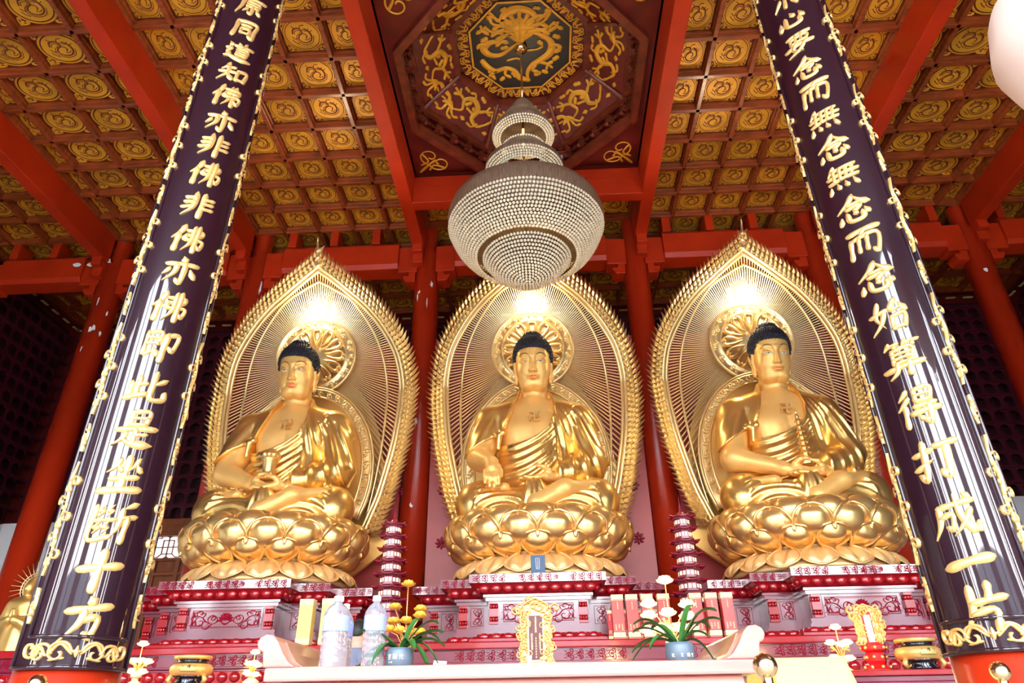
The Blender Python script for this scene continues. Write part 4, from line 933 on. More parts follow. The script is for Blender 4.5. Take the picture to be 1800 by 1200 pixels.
def manji():
    mb = MB(); fn = plane_fn((0, 0, 0), (1, 0, 0), (0, 0, 1), (0, -1, 0)); a = .075
    for pts in ([(-a, 0), (a, 0)], [(0, -a), (0, a)], [(0, a), (-a, a)], [(a, 0), (a, a)], [(0, -a), (a, -a)], [(-a, 0), (-a, -a)]): stroke(mb, pts, .034, fn, .025, 'c', n=4, smooth=False)
    return mb
def buddha(x, kind, label):
    t = thing('buddha_statue', label, 'statue', (x, 10.72, 3.41))
    b = instance(BODY[kind][0], 'figure_body', t)
    tag(instance(BODY[kind][1], 'robe', t), 'polished gold pleated robe')
    if not dec:
        for nm, mb, mt in FACE + [('lips', lips, 'lips'), ('hair', hair, 'hair'), ('chest_emblem', manji(), 'gilt')]:
            o = mb.build(nm, mt, b, fix=(nm != 'hair')); dec.append((nm, o.data))
            if nm == 'chest_emblem': o.location = (0.0, -.392, 1.72); o.rotation_euler = (-.08, 0, 0)
    else:
        for nm, me in dec:
            o = instance(me, nm, b)
            if nm == 'chest_emblem': o.location = (0.0, -.392, 1.72); o.rotation_euler = (-.08, 0, 0)
    for o in kids(b):
        lb = {'eyebrow': 'thin dark painted eyebrows', 'eye': 'white painted half closed eyes', 'lips': 'coral red lips', 'hair': 'blue black snail curl hair with crown bump'}.get(o.name.split('.')[0])
        if lb: tag(o, lb)
    return t
SX = [X0 - 4.09, X0 + .02, X0 + 4.07]
buddha(SX[0], 'medit', 'gold seated buddha holding a small lotus bud vase in both hands')
buddha(SX[1], 'touch', 'gold seated buddha with one hand hanging over the knee, behind the chandelier')
buddha(SX[2], 'medit', 'gold seated buddha holding a slender tiered tower in both hands')
hv = thing('lotus_bud_vase', 'small gold vase with lotus bud in the hands of a seated gold buddha', 'vase', (SX[0] - .02, 10.72 - .74, 3.42 + .66))
MB().lathe([(0, 0), (.1, 0), (.11, .03), (.07, .06), (.09, .14), (.1, .26), (.13, .3), (.13, .33), (0, .33)], 16).build('vase_body', 'gold_lotus', hv)
bd = MB()
for k in range(9):
    a = k * 2 * PI / 9; bd.ball((.1 * math.cos(a), .1 * math.sin(a), .37), (.06, .06, .06), 7, 8)
bd.ball((0, 0, .42), (.09, .09, .08)); bd.build('lotus_bud', 'gold_lotus', hv)
tw = thing('tiered_tower', 'slender gold tiered tower standing in the hands of a seated gold buddha', 'tower', (SX[2] + .0, 10.72 - .74, 3.42 + .64))
p = [(0, 0), (.12, 0), (.12, .03)]
for k in range(8):
    z = .04 + k * .085; r = .095 - k * .006; p += [(r * .7, z), (r * .68, z + .05), (r * 1.05, z + .055), (r * .8, z + .085)]
p += [(.03, .74), (.03, .78), (.012, .82), (.02, .85), (0, .92)]
MB().lathe(p, 8, smooth=False).build('tower_body', 'gold_lotus', tw)
# ================================================================ lotus thrones
PED_Z = 2.45
BOWL = [(1.0, .5), (1.16, .56), (1.32, .66), (1.44, .8), (1.48, .93), (1.4, 1.06), (1.24, 1.14)]
def prof_at(prof, t):
    d = np.concatenate([[0], np.cumsum(np.linalg.norm(np.diff(np.array(prof), axis=0), axis=1))]); d /= d[-1]
    P = np.array(prof); return np.stack([np.interp(t, d, P[:, 0]), np.interp(t, d, P[:, 1])], -1)
def petal_mesh(prof, t0, t1, ah, bulge, lift, notch=0.0, twin=False, down=False):
    mb = MB(); ns, nu = 16, 17; s = np.linspace(0, 1, ns); u = np.linspace(-1, 1, nu)
    Pg = np.zeros((ns, nu, 3)); Pr = []
    C = catmull(np.array(prof), 60)
    for i, si in enumerate(s):
        ow = np.interp(si, [0, .3, .62], [.42, .82, 1.0]) if si < .62 else math.sqrt(max(0.0, 1 - ((si - .62) / .385) ** 2))
        for j, uj in enumerate(u):
            se = si - notch * math.exp(-(uj / .35) ** 2) * si ** 3
            p = prof_at(C, t0 + (t1 - t0) * se); q = prof_at(C, min(1, t0 + (t1 - t0) * se + .02)); tg = q - p; tg /= np.linalg.norm(tg) + 1e-9
            nr = np.array([tg[1], -tg[0]]); nr = nr if nr[0] > 0 or down else -nr
            if down and nr[1] < 0: nr = -nr
            bb = abs(math.sin(PI * min(1, abs(uj) / .86))) if twin else max(0, 1 - (uj / .76) ** 2) ** .6
            b = bulge * bb * max(0.0, math.sin(PI * min(1, max(0, (se - .16) / .77)) ** 1.35)) ** .65 + lift
            edge = .012 if abs(uj) > .9 else 0
            p = p + nr * (b + edge); a = uj * ah * ow
            Pg[i, j] = (p[0] * math.sin(a), -p[0] * math.cos(a), p[1])
    mb.grid(Pg)
    E = np.concatenate([Pg[:, 0], Pg[-1, 1:-1], Pg[::-1, -1]]); k = [0]
    for i in range(1, len(E)):
        if np.linalg.norm(E[i] - E[k[-1]]) > .012: k.append(i)
    mb.tube(E[k] * np.array([1.012, 1.012, 1]), .017 if down else .023, 6)
    return mb
PETAL = {}
for nm, args in (('back', (BOWL, .35, 1.0, .205, .09, .0)), ('mid', (BOWL, .08, .72, .198, .1, .04)), ('front', (BOWL, .0, .48, .192, .095, .08, .14)),
                 ('skirt', ([(1.04, .44), (1.1, .4), (1.22, .32), (1.34, .22), (1.4, .13)], .0, 1.0, .2, .065, .012, 0.0, True, True))):
    o = petal_mesh(*args).build('petal', 'gold_satin' if nm == 'skirt' else 'gold_lotus', fix=False); PETAL[nm] = o.data; bpy.data.objects.remove(o)
def lotus(x, nm):
    t = thing('lotus_throne', f'gold lotus throne with bulging petals under the buddha {nm}', 'lotus throne', (x, 10.66, PED_Z)); t.scale = (.93, .75, .93)
    MB().lathe([(0, 0), (1.3, 0), (1.3, .1), (1.24, .12), (0, .12)], 64).build('plinth', 'grey_stone', t)
    MB().lathe([(1.3, .1), (1.36, .12), (1.33, .17), (1.2, .3), (1.06, .4), (1.02, .44), (1.06, .47), (1.03, .5), (1.0, .52)], 72).build('skirt', 'gold_satin', t)
    MB().lathe(BOWL + [(1.16, 1.1), (1.1, .98), (0, .96)], 72).build('bowl', 'gold_lotus', t)
    for row, n, off in (('back', 16, 0.0), ('mid', 16, .5), ('front', 16, 0.0), ('skirt', 16, .5)):
        for k in range(n): instance(PETAL[row], 'petal', t, rz=2 * PI * (k + off) / n)
WHO = ('holding a lotus bud vase', 'with one hand over the knee', 'holding a tiered tower')
for x, nm in zip(SX, WHO): lotus(x, nm)

# ================================================================ flame-edged halos
HZ = [3.55, 3.8, 4.2, 5.0, 5.6, 6.1, 6.5, 7.0, 7.5, 7.95, 8.3, 8.55, 8.72, 8.9]
HW_ = [1.38, 1.48, 1.62, 1.8, 1.88, 1.91, 1.89, 1.77, 1.5, 1.14, .74, .42, .18, 0]
def hwid(z): return np.interp(z, HZ, HW_)
def hy(x, z):
    z = np.asarray(z, float); x = np.asarray(x, float)
    base = -1.03 * np.clip((z - 6.2) / 2.65, 0, 2) ** 1.2
    return base + .2 * (1 - np.minimum(1, np.abs(x) / 1.95) ** 2)
def outline(ins, n=120, top=None):
    r = catmull(np.array([(hwid(z) * 1.0, z) for z in HZ]), n); T = np.gradient(r, axis=0); T /= np.linalg.norm(T, axis=1)[:, None] + 1e-9
    N = np.stack([-T[:, 1], T[:, 0]], -1)      # inward for the right-hand side
    q = r + N * ins; q = q[q[:, 0] > -.001]; tip = q[-1].copy(); tip[0] = 0; q = np.vstack([q, tip])
    return np.vstack([q, (q * [-1, 1])[::-1][1:]])
def on_halo(xz, off=0.0): xz = np.asarray(xz); return np.stack([xz[:, 0], hy(xz[:, 0], xz[:, 1]) - off, xz[:, 1]], -1)
DC = 6.86
def halo_parts():
    d = {}
    mb = MB(); inner = outline(.3)
    ii = outline(.235); mb.tube(on_halo(inner, .02), .03, 8); mb.tube(on_halo(ii, .03), .035, 8); mb.tube(on_halo(outline(.17), .0), .025, 6)
    A, B = on_halo(outline(.3, 120), 0), on_halo(outline(.08, 120), 0); k = min(len(A), len(B))
    rs = np.linspace(0, 1, 140)
    def resample(P): s = np.concatenate([[0], np.cumsum(np.linalg.norm(np.diff(P, axis=0), axis=1))]); s /= s[-1]; return np.stack([np.interp(rs, s, P[:, c]) for c in range(3)], -1)
    mb.grid(np.stack([resample(A) + [0, .02, 0], resample(B) + [0, .02, 0]])); d['rim'] = ('gold_halo', mb)
    fl = MB()
    for row, (ins, sp, L, W) in enumerate(((.2, .1, .13, .075), (.13, .098, .14, .07), (.05, .096, .16, .062))):
        o = outline(ins, 200); s = np.concatenate([[0], np.cumsum(np.linalg.norm(np.diff(o, axis=0), axis=1))]); n = int(s[-1] / sp)
        ss = (np.arange(n) + .5 * (row % 2)) * s[-1] / n; X = np.interp(ss, s, o[:, 0]); Z = np.interp(ss, s, o[:, 1])
        T = np.stack([np.gradient(X), np.gradient(Z)], -1); T /= np.linalg.norm(T, axis=1)[:, None] + 1e-9
        for i in range(n):
            sgn = 1 if X[i] > 0 else -1; t = T[i] * (1 if T[i][1] > 0 else -1); nout = np.array([t[1], -t[0]]); nout = nout if nout[0] * sgn > 0 else -nout
            dr = nout * .62 + t * .78; dr /= np.linalg.norm(dr); pr = np.array([-dr[1], dr[0]]); c = np.array([X[i], Z[i]]); y = float(hy(X[i], Z[i])) - .035
            j = 1 + .15 * math.sin(i * 1.7); Lk = L * j
            q = [c - dr * L * .35, c + pr * W * .55, c + dr * Lk * .45 + pr * W * .3, c + dr * Lk + nout * .03, c + dr * Lk * .45 - pr * W * .6, c - pr * W * .6, c + dr * Lk * .2]
            V = [(p[0], y + (.0 if m != 6 else -.06) - (.02 if m == 3 else 0), p[1]) for m, p in enumerate(q)]
            fl.add(V, [(0, 1, 6), (1, 2, 6), (2, 3, 6), (3, 4, 6), (4, 5, 6), (5, 0, 6)])
    tipq = MB(); d['flame_leaf'] = ('gold_halo', fl)
    for z0, r in ((8.62, .085), (8.74, .06), (8.84, .04)): fl.ball((0, float(hy(0, z0)) - .04, z0), (r, .03, r * 1.3), 7, 8)
    fl.tube([(0, float(hy(0, 8.8)) - .03, 8.8), (0, float(hy(0, 8.95)) - .06, 8.98), (0, float(hy(0, 9.0)) - .07, 9.08)], [.03, .018, .004], 6)
    # rays
    rays = MB(); io = outline(.3, 200); ang = np.arctan2(io[:, 0], io[:, 1] - DC); rad = np.hypot(io[:, 0], io[:, 1] - DC); od = np.argsort(ang)
    nR = 164
    for i in range(nR):
        a = -2.75 + 5.5 * (i + .5) / nR; R = np.interp(a, ang[od], rad[od]); r = np.linspace(.66, R, 5)
        p = np.stack([np.sin(a) * r, DC + np.cos(a) * r], -1); rays.tube(on_halo(p, -.02), .0125, 4, smooth=False)
    d['ray'] = ('gold_ray', rays)
    rib = MB(); q = catmull(np.array([(1.12, 3.6), (1.28, 4.6), (1.36, 5.6), (1.33, 6.5), (1.14, 7.2), (.72, 7.85), (.3, 8.15), (0, 8.3)]), 50); q = np.vstack([q, (q * [-1, 1])[::-1][1:]])
    rib.tube(on_halo(q, .0), .022, 6); d['inner_rib'] = ('gold_halo', rib)
    pl = MB(); th = np.linspace(0, PI, 40); e = np.stack([1.42 * np.cos(th), 4.2 + 2.55 * np.sin(th)], -1)
    low = np.stack([1.42 * np.cos(th), np.full(40, 3.6)], -1); pl.grid(np.stack([on_halo(low * (1 - q) + e * q, -.1) for q in np.linspace(0, 1, 12)])); d['backing_plate'] = ('gold_plate', pl)
    # body halo: arched band with scroll reliefs
    bh = MB(); bt = MB(); th = np.linspace(-.55, PI + .55, 70)
    def ell(a, b, off): P = np.stack([a * np.cos(th), 4.62 + b * np.sin(th)], -1); P[:, 1] = np.maximum(P[:, 1], 3.6); return np.stack([P[:, 0], np.full(70, -.12 - off), P[:, 1]], -1)
    bh.grid(np.stack([ell(1.27, 1.62, 0), ell(1.08, 1.44, 0)])); bh.grid(np.stack([ell(1.27, 1.62, 0), ell(1.25, 1.6, -.16)]))
    for a, b in ((1.27, 1.62), (1.23, 1.58), (1.08, 1.44)): bh.tube(ell(a, b, .01), .018, 6)
    for i in range(52):
        a = -.35 + (PI + .7) * i / 51; p = (1.155 * math.cos(a), -.135, max(3.65, 4.62 + 1.51 * math.sin(a)))
        fn = plane_fn(p, (math.cos(a), 0, math.sin(a)), (-math.sin(a), 0, math.cos(a)), (0, -1, 0))
        stroke(bh, curl(-.03, -.02, .6, .055, 1.1, 1 if i % 2 else -1, 8), .022, fn, .022, 'n', n=8)
    d['body_halo'] = ('gold_halo', bh)
    pt = MB(); pt.add([(1.08 * math.cos(a), -.1, 4.62 + 1.44 * math.sin(a)) for a in np.linspace(-.75, PI + .75, 50)], [tuple(range(50))]); d['body_halo_plate'] = ('gold_plate', pt)
    # head disc
    A = Matrix.Translation((0, -.18, DC)) @ Matrix.Rotation(math.radians(8), 4, 'X') @ Matrix.Rotation(PI / 2, 4, 'X')
    dk = MB(); dk.M = A; dk.lathe([(0, 0), (.14, .03), (.2, .0), (.54, -.02), (.56, .03), (.6, .03), (.62, .0), (.72, .0), (.74, .04), (.77, .03), (.775, -.03), (0, -.05)], 64); d['head_disc'] = ('gold_halo', dk)
    dp = MB(); dp.M = A
    for k in range(12):
        a = 2 * PI * k / 12; ca, sa = math.cos(a), math.sin(a)
        fn = lambda x, y, dd: np.stack([np.asarray(x) * ca - np.asarray(y) * sa, np.asarray(x) * sa + np.asarray(y) * ca, np.asarray(dd)], -1)
        for s in (-1, 1): stroke(dp, [(.2, 0), (.34, s * .055), (.48, s * .075), (.53, s * .035), (.5, 0)], .075, fn, .055, 'b', n=12)
        stroke(dp, [(.2, s * .0), (.3, 0)], .03, fn, .03, 'n', n=4)
    d['disc_petal'] = ('gold_lotus', dp)
    ds = dk; ds.M = A
    for k in range(30):
        a = 2 * PI * k / 30; fn = plane_fn((.67 * math.cos(a), .67 * math.sin(a), 0), (math.cos(a), math.sin(a), 0), (-math.sin(a), math.cos(a), 0), (0, 0, 1))
        stroke(ds, curl(-.02, -.03, .9, .05, 1.2, 1 if k % 2 else -1, 8), .02, fn, .022, 'n', n=8)
    return d
HALO = None
def halo(x, nm):
    global HALO
    t = thing('halo', f'gold flame-edged pointed halo with rays behind the buddha {nm}', 'halo', (x, 11.4, 0))
    if HALO is None:
        HALO = {}
        for k, (mt, mb) in halo_parts().items(): HALO[k] = mb.build(k, mt, t, fix=(k not in ('flame_leaf',))).data
    else:
        for k, me in HALO.items(): instance(me, k, t)
    ft = MB().poly([(-1.5, 3.56), (-1.44, 3.3), (-.9, 2.9), (.9, 2.9), (1.44, 3.3), (1.5, 3.56), (1.25, 3.66), (-1.25, 3.66)], .33, .42, 'xz'); ft.build('foot_plate', 'gold_plate', t)
    l = lamp('halo_fill', (x, 10.85, DC + .92), 110, (1, .84, .6), .2)  # added point light for the glow above the disc, no fixture here
for x, nm in zip(SX, WHO): halo(x, nm)

# ================================================================ carved pedestals on the altar platform
HS, YS = [.88, 1.30, 1.76], [9.14, 9.5, 9.96]
def plan(cx, d, back=11.94):
    h, y = HS, YS
    L = [(-h[2] + d, back), (-h[2] + d, y[2] + d), (-h[1] + d, y[2] + d), (-h[1] + d, y[1] + d), (-h[0] + d, y[1] + d), (-h[0] + d, y[0] + d)]
    return [(cx + x, yy) for x, yy in L + [(-x, yy) for x, yy in L[::-1]]]
def loft(mb, cx, lev):                                       # lev: list of (inset, z)
    for (d0, z0), (d1, z1) in zip(lev[:-1], lev[1:]):
        A = [(x, y, z0) for x, y in plan(cx, d0)]; B = [(x, y, z1) for x, y in plan(cx, d1)]; k = len(A)
        mb.add(A + B, [(i, (i + 1) % k, (i + 1) % k + k, i + k) for i in range(k)])
    for (d, z) in (lev[0], lev[-1]): mb.add([(x, y, z) for x, y in plan(cx, d)], [tuple(range(12))])
def edge_beads(mb, cx, d, z, sp, r, out):
    P = plan(cx, d)
    for (xa, ya), (xb, yb) in zip(P[:-1], P[1:]):
        Ln = math.hypot(xb - xa, yb - ya)
        if abs(yb - ya) > 1.5: ya, yb = (min(ya, yb) + .5, min(ya, yb)) if ya > yb else (ya, ya + .5); Ln = .5
        n = max(1, round(Ln / sp)); ux, uy = (xb - xa) / max(Ln, 1e-6), (yb - ya) / max(Ln, 1e-6)
        for k in range(n):
            t = (k + .5) / n; x, y = xa + (xb - xa) * t, ya + (yb - ya) * t
            nx, ny = (-uy, ux); nx, ny = (nx, ny) if (ny < 0 or abs(nx) > .5 and (nx * (x - cx) > 0)) else (-nx, -ny)
            c = (x + nx * out, y + ny * out, z); mb.ball(c, (sp * .47 if abs(ux) > .5 else r * .8, r * .8 if abs(ux) > .5 else sp * .47, r), 8, 10)
def front_fn(cx, y, z): return plane_fn((cx, y - .002, z), (1, 0, 0), (0, 0, 1), (0, -1, 0))
def filigree(mb, W, H, fn, w=.012, seed=0, h=.006):
    rg = np.random.default_rng(seed); n = max(2, int(W / (H * .62)))
    for k in range(n):
        x = -W / 2 + (k + .5) * W / n
        for s in (-1, 1):
            stroke(mb, curl(x, s * H * .08, s * (1.0 + rg.uniform(-.4, .4)), H * .3, 1.15, s * (1 if k % 2 else -1), 9), w * 1.3, fn, h, 'n', n=10)
            stroke(mb, [(x - W / n * .5, s * H * .42), (x - W / n * .2, s * H * .3), (x + W / n * .1, s * H * .44)], w, fn, h, 'b', n=6)
        stroke(mb, [(x - W / n * .45, -H * .1), (x, H * .08), (x + W / n * .45, -H * .05)], w, fn, h, 'b', n=7)
def floral(mb, fn, sx, sz):
    for s in (-1, 1):
        f2 = lambda x, y, d, s=s: fn(np.asarray(x) * s * sx, np.asarray(y) * sz, d)
        for pts, w in (([(.08, -.02), (.16, -.07), (.25, -.04), (.32, .03), (.42, .05), (.46, .0)], .018), (curl(.2, -.06, .9, .07, 1.1, 1), .016), (curl(.27, -.03, -.9, .07, 1.1, -1), .016),
                       (curl(.34, .04, -.6, .08, 1.2, -1), .016), (curl(.38, .05, 1.4, .05, 1.1, 1), .015), (curl(.12, -.05, 2.0, .06, 1.0, -1), .016), ([(.3, .02), (.27, .08), (.31, .1)], .014), ([(.4, .05), (.44, .1)], .014),
                       ([(.44, .0), (.43, -.07), (.47, -.09)], .014), ([(.17, -.07), (.2, -.11), (.26, -.1)], .014)): stroke(mb, pts, w, f2, .008, 'b')
    f2 = lambda x, y, d: fn(np.asarray(x) * sx, np.asarray(y) * sz, d)
    for k in range(9):
        a = PI * k / 8; stroke(mb, [(.03 * math.cos(a), -.02 + .03 * math.sin(a)), (.085 * math.cos(a), -.02 + .1 * math.sin(a))], .03, f2, .012, 'd', n=5)
    stroke(mb, [(-.06, -.04), (0, -.075), (.06, -.04)], .03, f2, .012, 'b'); stroke(mb, [(-.03, 0), (.03, 0)], .05, f2, .016, 'b'); stroke(mb, [(-.05, .03), (.05, .03)], .02, f2, .014, 'b')
def line_rect(mb, fn, W, H, w=.008):
    for pts in ([(-W, -H), (W, -H)], [(-W, H), (W, H)], [(-W, -H), (-W, H)], [(W, -H), (W, H)]): stroke(mb, pts, w, fn, .004, 'c', n=2, smooth=False)
def pedestal(cx, nm):
    t = thing('carved_pedestal', f'red lacquered stepped carved pedestal below the buddha {nm}', 'pedestal')
    slab_mb = MB(); loft(slab_mb, cx, [(.0, 2.345), (.0, PED_Z)]); slab_mb.slot()
    a = MB(); loft(a, cx, [(.2, 2.225), (.17, 2.25), (.04, 2.345)]); edge_beads(a, cx, .115, 2.292, .15, .055, .0); a.build('petal_moulding', 'rosewood_bead', t)
    a = MB(); loft(a, cx, [(.17, 2.195), (.17, 2.225), (.2, 2.225)]); loft(a, cx, [(.2, 2.15), (.2, 2.195)]); loft(a, cx, [(.235, 1.86), (.235, 2.15)]); loft(a, cx, [(.2, 1.8), (.2, 1.86)]); loft(a, cx, [(.175, 1.755), (.175, 1.8)])
    a.build('waist', 'rosewood', t, bevel=.006)
    a = MB(); loft(a, cx, [(.05, 1.68), (.16, 1.755)]); edge_beads(a, cx, .115, 1.712, .16, .045, .0); a.build('petal_moulding', 'rosewood_bead', t)
    a = MB(); loft(a, cx, [(.0, 1.62), (.0, 1.68), (.04, 1.685)]); a.build('base_step', 'rosewood_bead', t, bevel=.012)
    d = .235
    faces = [(0.0, HS[0] - d, YS[0] + d)] + [(s * (HS[0] + HS[1]) / 2 - s * d, (HS[1] - HS[0]) / 2, YS[1] + d) for s in (-1, 1)] + [(s * (HS[1] + HS[2]) / 2 - s * d, (HS[2] - HS[1]) / 2, YS[2] + d) for s in (-1, 1)]
    for i, (dx, hw, y) in enumerate(faces):
        cv = MB(); fn = front_fn(cx + dx, y, 2.005)
        if i == 0:
            pw = hw - .16
            cv.box(cx - pw, cx + pw, y - .012, y + .02, 1.875, 2.135).slot()
            f3 = front_fn(cx, y - .012, 2.005); line_rect(cv, f3, pw - .035, .105); line_rect(cv, f3, pw - .05, .09, .005); floral(cv, f3, 1.02, .85)
            for sx in (-1, 1):
                for sz in (-1, 1):
                    f4 = lambda x, z, dd, sx=sx, sz=sz: f3(sx * (pw - .06) - sx * np.asarray(x), sz * .08 - sz * np.asarray(z), dd)
                    for pts, w in ((curl(.0, .0, .3, .04, 1, 1, 8), .008), ([(0, 0), (.07, 0), (.09, .012), (.13, .012)], .008), ([(0, 0), (0, .035), (.02, .05)], .008)): stroke(cv, pts, w, f4, .005, 'n', n=8)
            bal = [(-hw + .07, y), (hw - .07, y)]
        else:
            s = 1 if dx > 0 else -1; pc = dx - s * .03
            cv.box(cx + pc - hw + .1, cx + pc + hw - .1, y - .012, y + .02, 1.875, 2.135).slot()
            f3 = front_fn(cx + pc, y - .012, 2.005); line_rect(cv, f3, hw - .125, .11, .006)
            for q in (-1, 1):
                for u in (-1, 1):
                    stroke(cv, curl(q * .015, u * .02, q * .5 if u > 0 else -q * .5, .055, 1.1, q * u, 8), .01, f3, .007, 'n', n=9); stroke(cv, [(q * .012, u * .03), (q * .05, u * .06), (q * .035, u * .09), (0, u * .085)], .01, f3, .007, 'b')
            stroke(cv, curl(0, -.02, 0, .05, 1.4, 1, 9), .012, f3, .009, 'n', n=10)
            bal = [(dx + s * (hw - .055), y)]
        tag(cv.build('waist_panel', ('rosewood', 'carving'), t), ('small' if i else 'long') + ' carved waist panel')
        for bx, by in bal:
            b = MB(); c = (cx + bx, by - .01)
            for z0, z1, r in ((1.865, 1.9, .058), (1.955, 2.055, .062), (2.11, 2.145, .058)): b.box(c[0] - r, c[0] + r, c[1] - r * .75, c[1] + .02, z0, z1)
            for z in (1.927, 2.083):
                for q in (-1, 0, 1): b.ball((c[0] + q * .036, c[1] - .02, z), (.024, .035, .032), 7, 8)
            b.build('baluster', 'rosewood_bead', t, bevel=.004)
    for i, (dx, hw, y) in enumerate([(0, HS[0], YS[0])] + [(s * (HS[0] + HS[1]) / 2, (HS[1] - HS[0]) / 2, YS[1]) for s in (-1, 1)] + [(s * (HS[1] + HS[2]) / 2, (HS[2] - HS[1]) / 2, YS[2]) for s in (-1, 1)]):
        cv = slab_mb
        if i == 0:
            for k, (q, W) in enumerate(((-.62, .44), (0, .5), (.62, .44))): filigree(cv, W, .085, front_fn(cx + q, y, 2.397), .0085, k)
        else: filigree(cv, hw * 1.8, .085, front_fn(cx + dx, y, 2.397), .0085, i)
        pass
    slab_mb.build('top_slab', ('rosewood', 'carving'), t)
    return t
for x, nm in zip((X0 - 4.09, X0, X0 + 4.09), WHO): pedestal(x, nm)
pf = thing('altar_platform', 'long red lacquered altar platform carrying all three pedestals', 'altar platform')
PX0, PX1 = -7.4, 7.2
MB().box(PX0, PX1, 8.8, 12.1, 1.535, 1.62).build('top_slab', 'rosewood_bead', pf, bevel=.015)
cv = MB().box(PX0, PX1, 8.86, 12.1, 1.4, 1.535).slot()
a = MB(); a.box(PX0, PX1, 8.82, 12.1, 1.375, 1.4); a.box(PX0, PX1, 8.79, 12.1, 1.345, 1.37); a.build('moulding', 'rosewood', pf, bevel=.006)
a = MB(); a.box(PX0, PX1, 8.8, 12.1, 1.22, 1.345)
for k in range(int((PX1 - PX0) / .15)): a.ball((PX0 + .075 + k * .15, 8.8, 1.285), (.068, .05, .062), 8, 10)
a.build('petal_moulding', 'rosewood_bead', pf)
a = MB(); a.box(PX0, PX1, 8.95, 12.1, .3, 1.22); a.box(PX0 - .1, PX1 + .1, 8.7, 12.1, 0, .3); a.build('base', 'rosewood', pf, bevel=.01)
for k, q in enumerate((-6.3, -5.1, -3.75, -2.0, -.75, .55, 1.75, 3.0, 4.2, 5.6)): filigree(cv, .75, .1, front_fn(q, 8.86, 1.467), .009, k + 20)
cv.build('frieze', ('rosewood', 'carving'), pf)

# ================================================================ model pagodas between the pedestals
def pagoda(x, where):
    t = thing('model_pagoda', f'purple red model pagoda with lit windows standing {where}', 'model pagoda', (x, 9.35, 1.62))
    MB().lathe([(0, 0), (.2, 0), (.2, .06), (.165, .1), (.165, .4), (.19, .42), (0, .42)], 8, smooth=False, a0=PI / 8, a1=2 * PI + PI / 8).build('base', 'pagoda_wood', t)
    z = .42; step = .165
    for k in range(7):
        r = .165 - .009 * k
        b = MB(); b.lathe([(r * 1.12, z), (r * 1.12, z + .015), (r * .92, z + .02), (r * .92, z + .1), (r * 1.0, z + .105)], 8, smooth=False, a0=PI / 8, a1=2 * PI + PI / 8)
        for j in range(8):
            a = j * PI / 4; u = np.array([math.cos(a), math.sin(a)]); w = np.array([-u[1], u[0]])
            for q in (-.045, -.015, .015, .045):
                c = u * (r * .92 + .006) + w * q * r / .15; b.ball((c[0], c[1], z + .112), (.012, .012, .012), 5, 6)
        b.build('storey', 'pagoda_wood', t)
        wmb = MB()
        for j in range(8):
            a = j * PI / 4; u = np.array([math.cos(a), math.sin(a)]); w = np.array([-u[1], u[0]]); ap = r * .92 * math.cos(PI / 8) + .003
            for q in (-.026, .026):
                c = u * ap + w * q * r / .15; hw = .018 * r / .15
                wmb.add([(c[0] - w[0] * hw, c[1] - w[1] * hw, z + .035), (c[0] + w[0] * hw, c[1] + w[1] * hw, z + .035), (c[0] + w[0] * hw, c[1] + w[1] * hw, z + .085), (c[0] - w[0] * hw, c[1] - w[1] * hw, z + .085)], [(0, 1, 2, 3)])
        wmb.build('window_light', 'pagoda_window', t)
        rf = MB(); n = 64
        def flare(a, i): m = abs(((a - PI / 8) / (PI / 4) + .5) % 1 - .5) * 2; return (math.cos(PI / 8) / math.cos(((a + PI / 8) % (PI / 4)) - PI / 8 if True else 0)) * (1 + .0 * m)
        P = []
        for (rr, zz, up) in ((r * .95, z + .118, 0), (r * 1.42, z + .122, .022), (r * 1.45, z + .135, .026), (r * 1.05, z + .155, .0), (r * .8, z + step, 0)):
            row = []
            for j in range(n):
                a = 2 * PI * j / n; loc = ((a + PI / 8) % (PI / 4)) - PI / 8; c = 1 / math.cos(loc) * math.cos(PI / 8) * 1.04; m = (abs(loc) / (PI / 8)) ** 3
                row.append((rr * c * (1 + .1 * m * (up > 0)) * math.cos(a), rr * c * (1 + .1 * m * (up > 0)) * math.sin(a), zz + up * m))
            P.append(row)
        rf.grid(np.array(P), close_v=True, smooth=False); rf.build('roof', 'pagoda_roof', t)
        z += step
    MB().lathe([(.08, z - .01), (.05, z + .03), (.02, z + .05), (.025, z + .07), (.012, z + .09), (.02, z + .12), (.008, z + .15), (.004, z + .26), (0, z + .27)], 10).build('spire', 'pagoda_roof', t)
pagoda(-2.07, 'behind the amber lotus lamp'); pagoda(1.85, 'behind the tall red incense boxes')
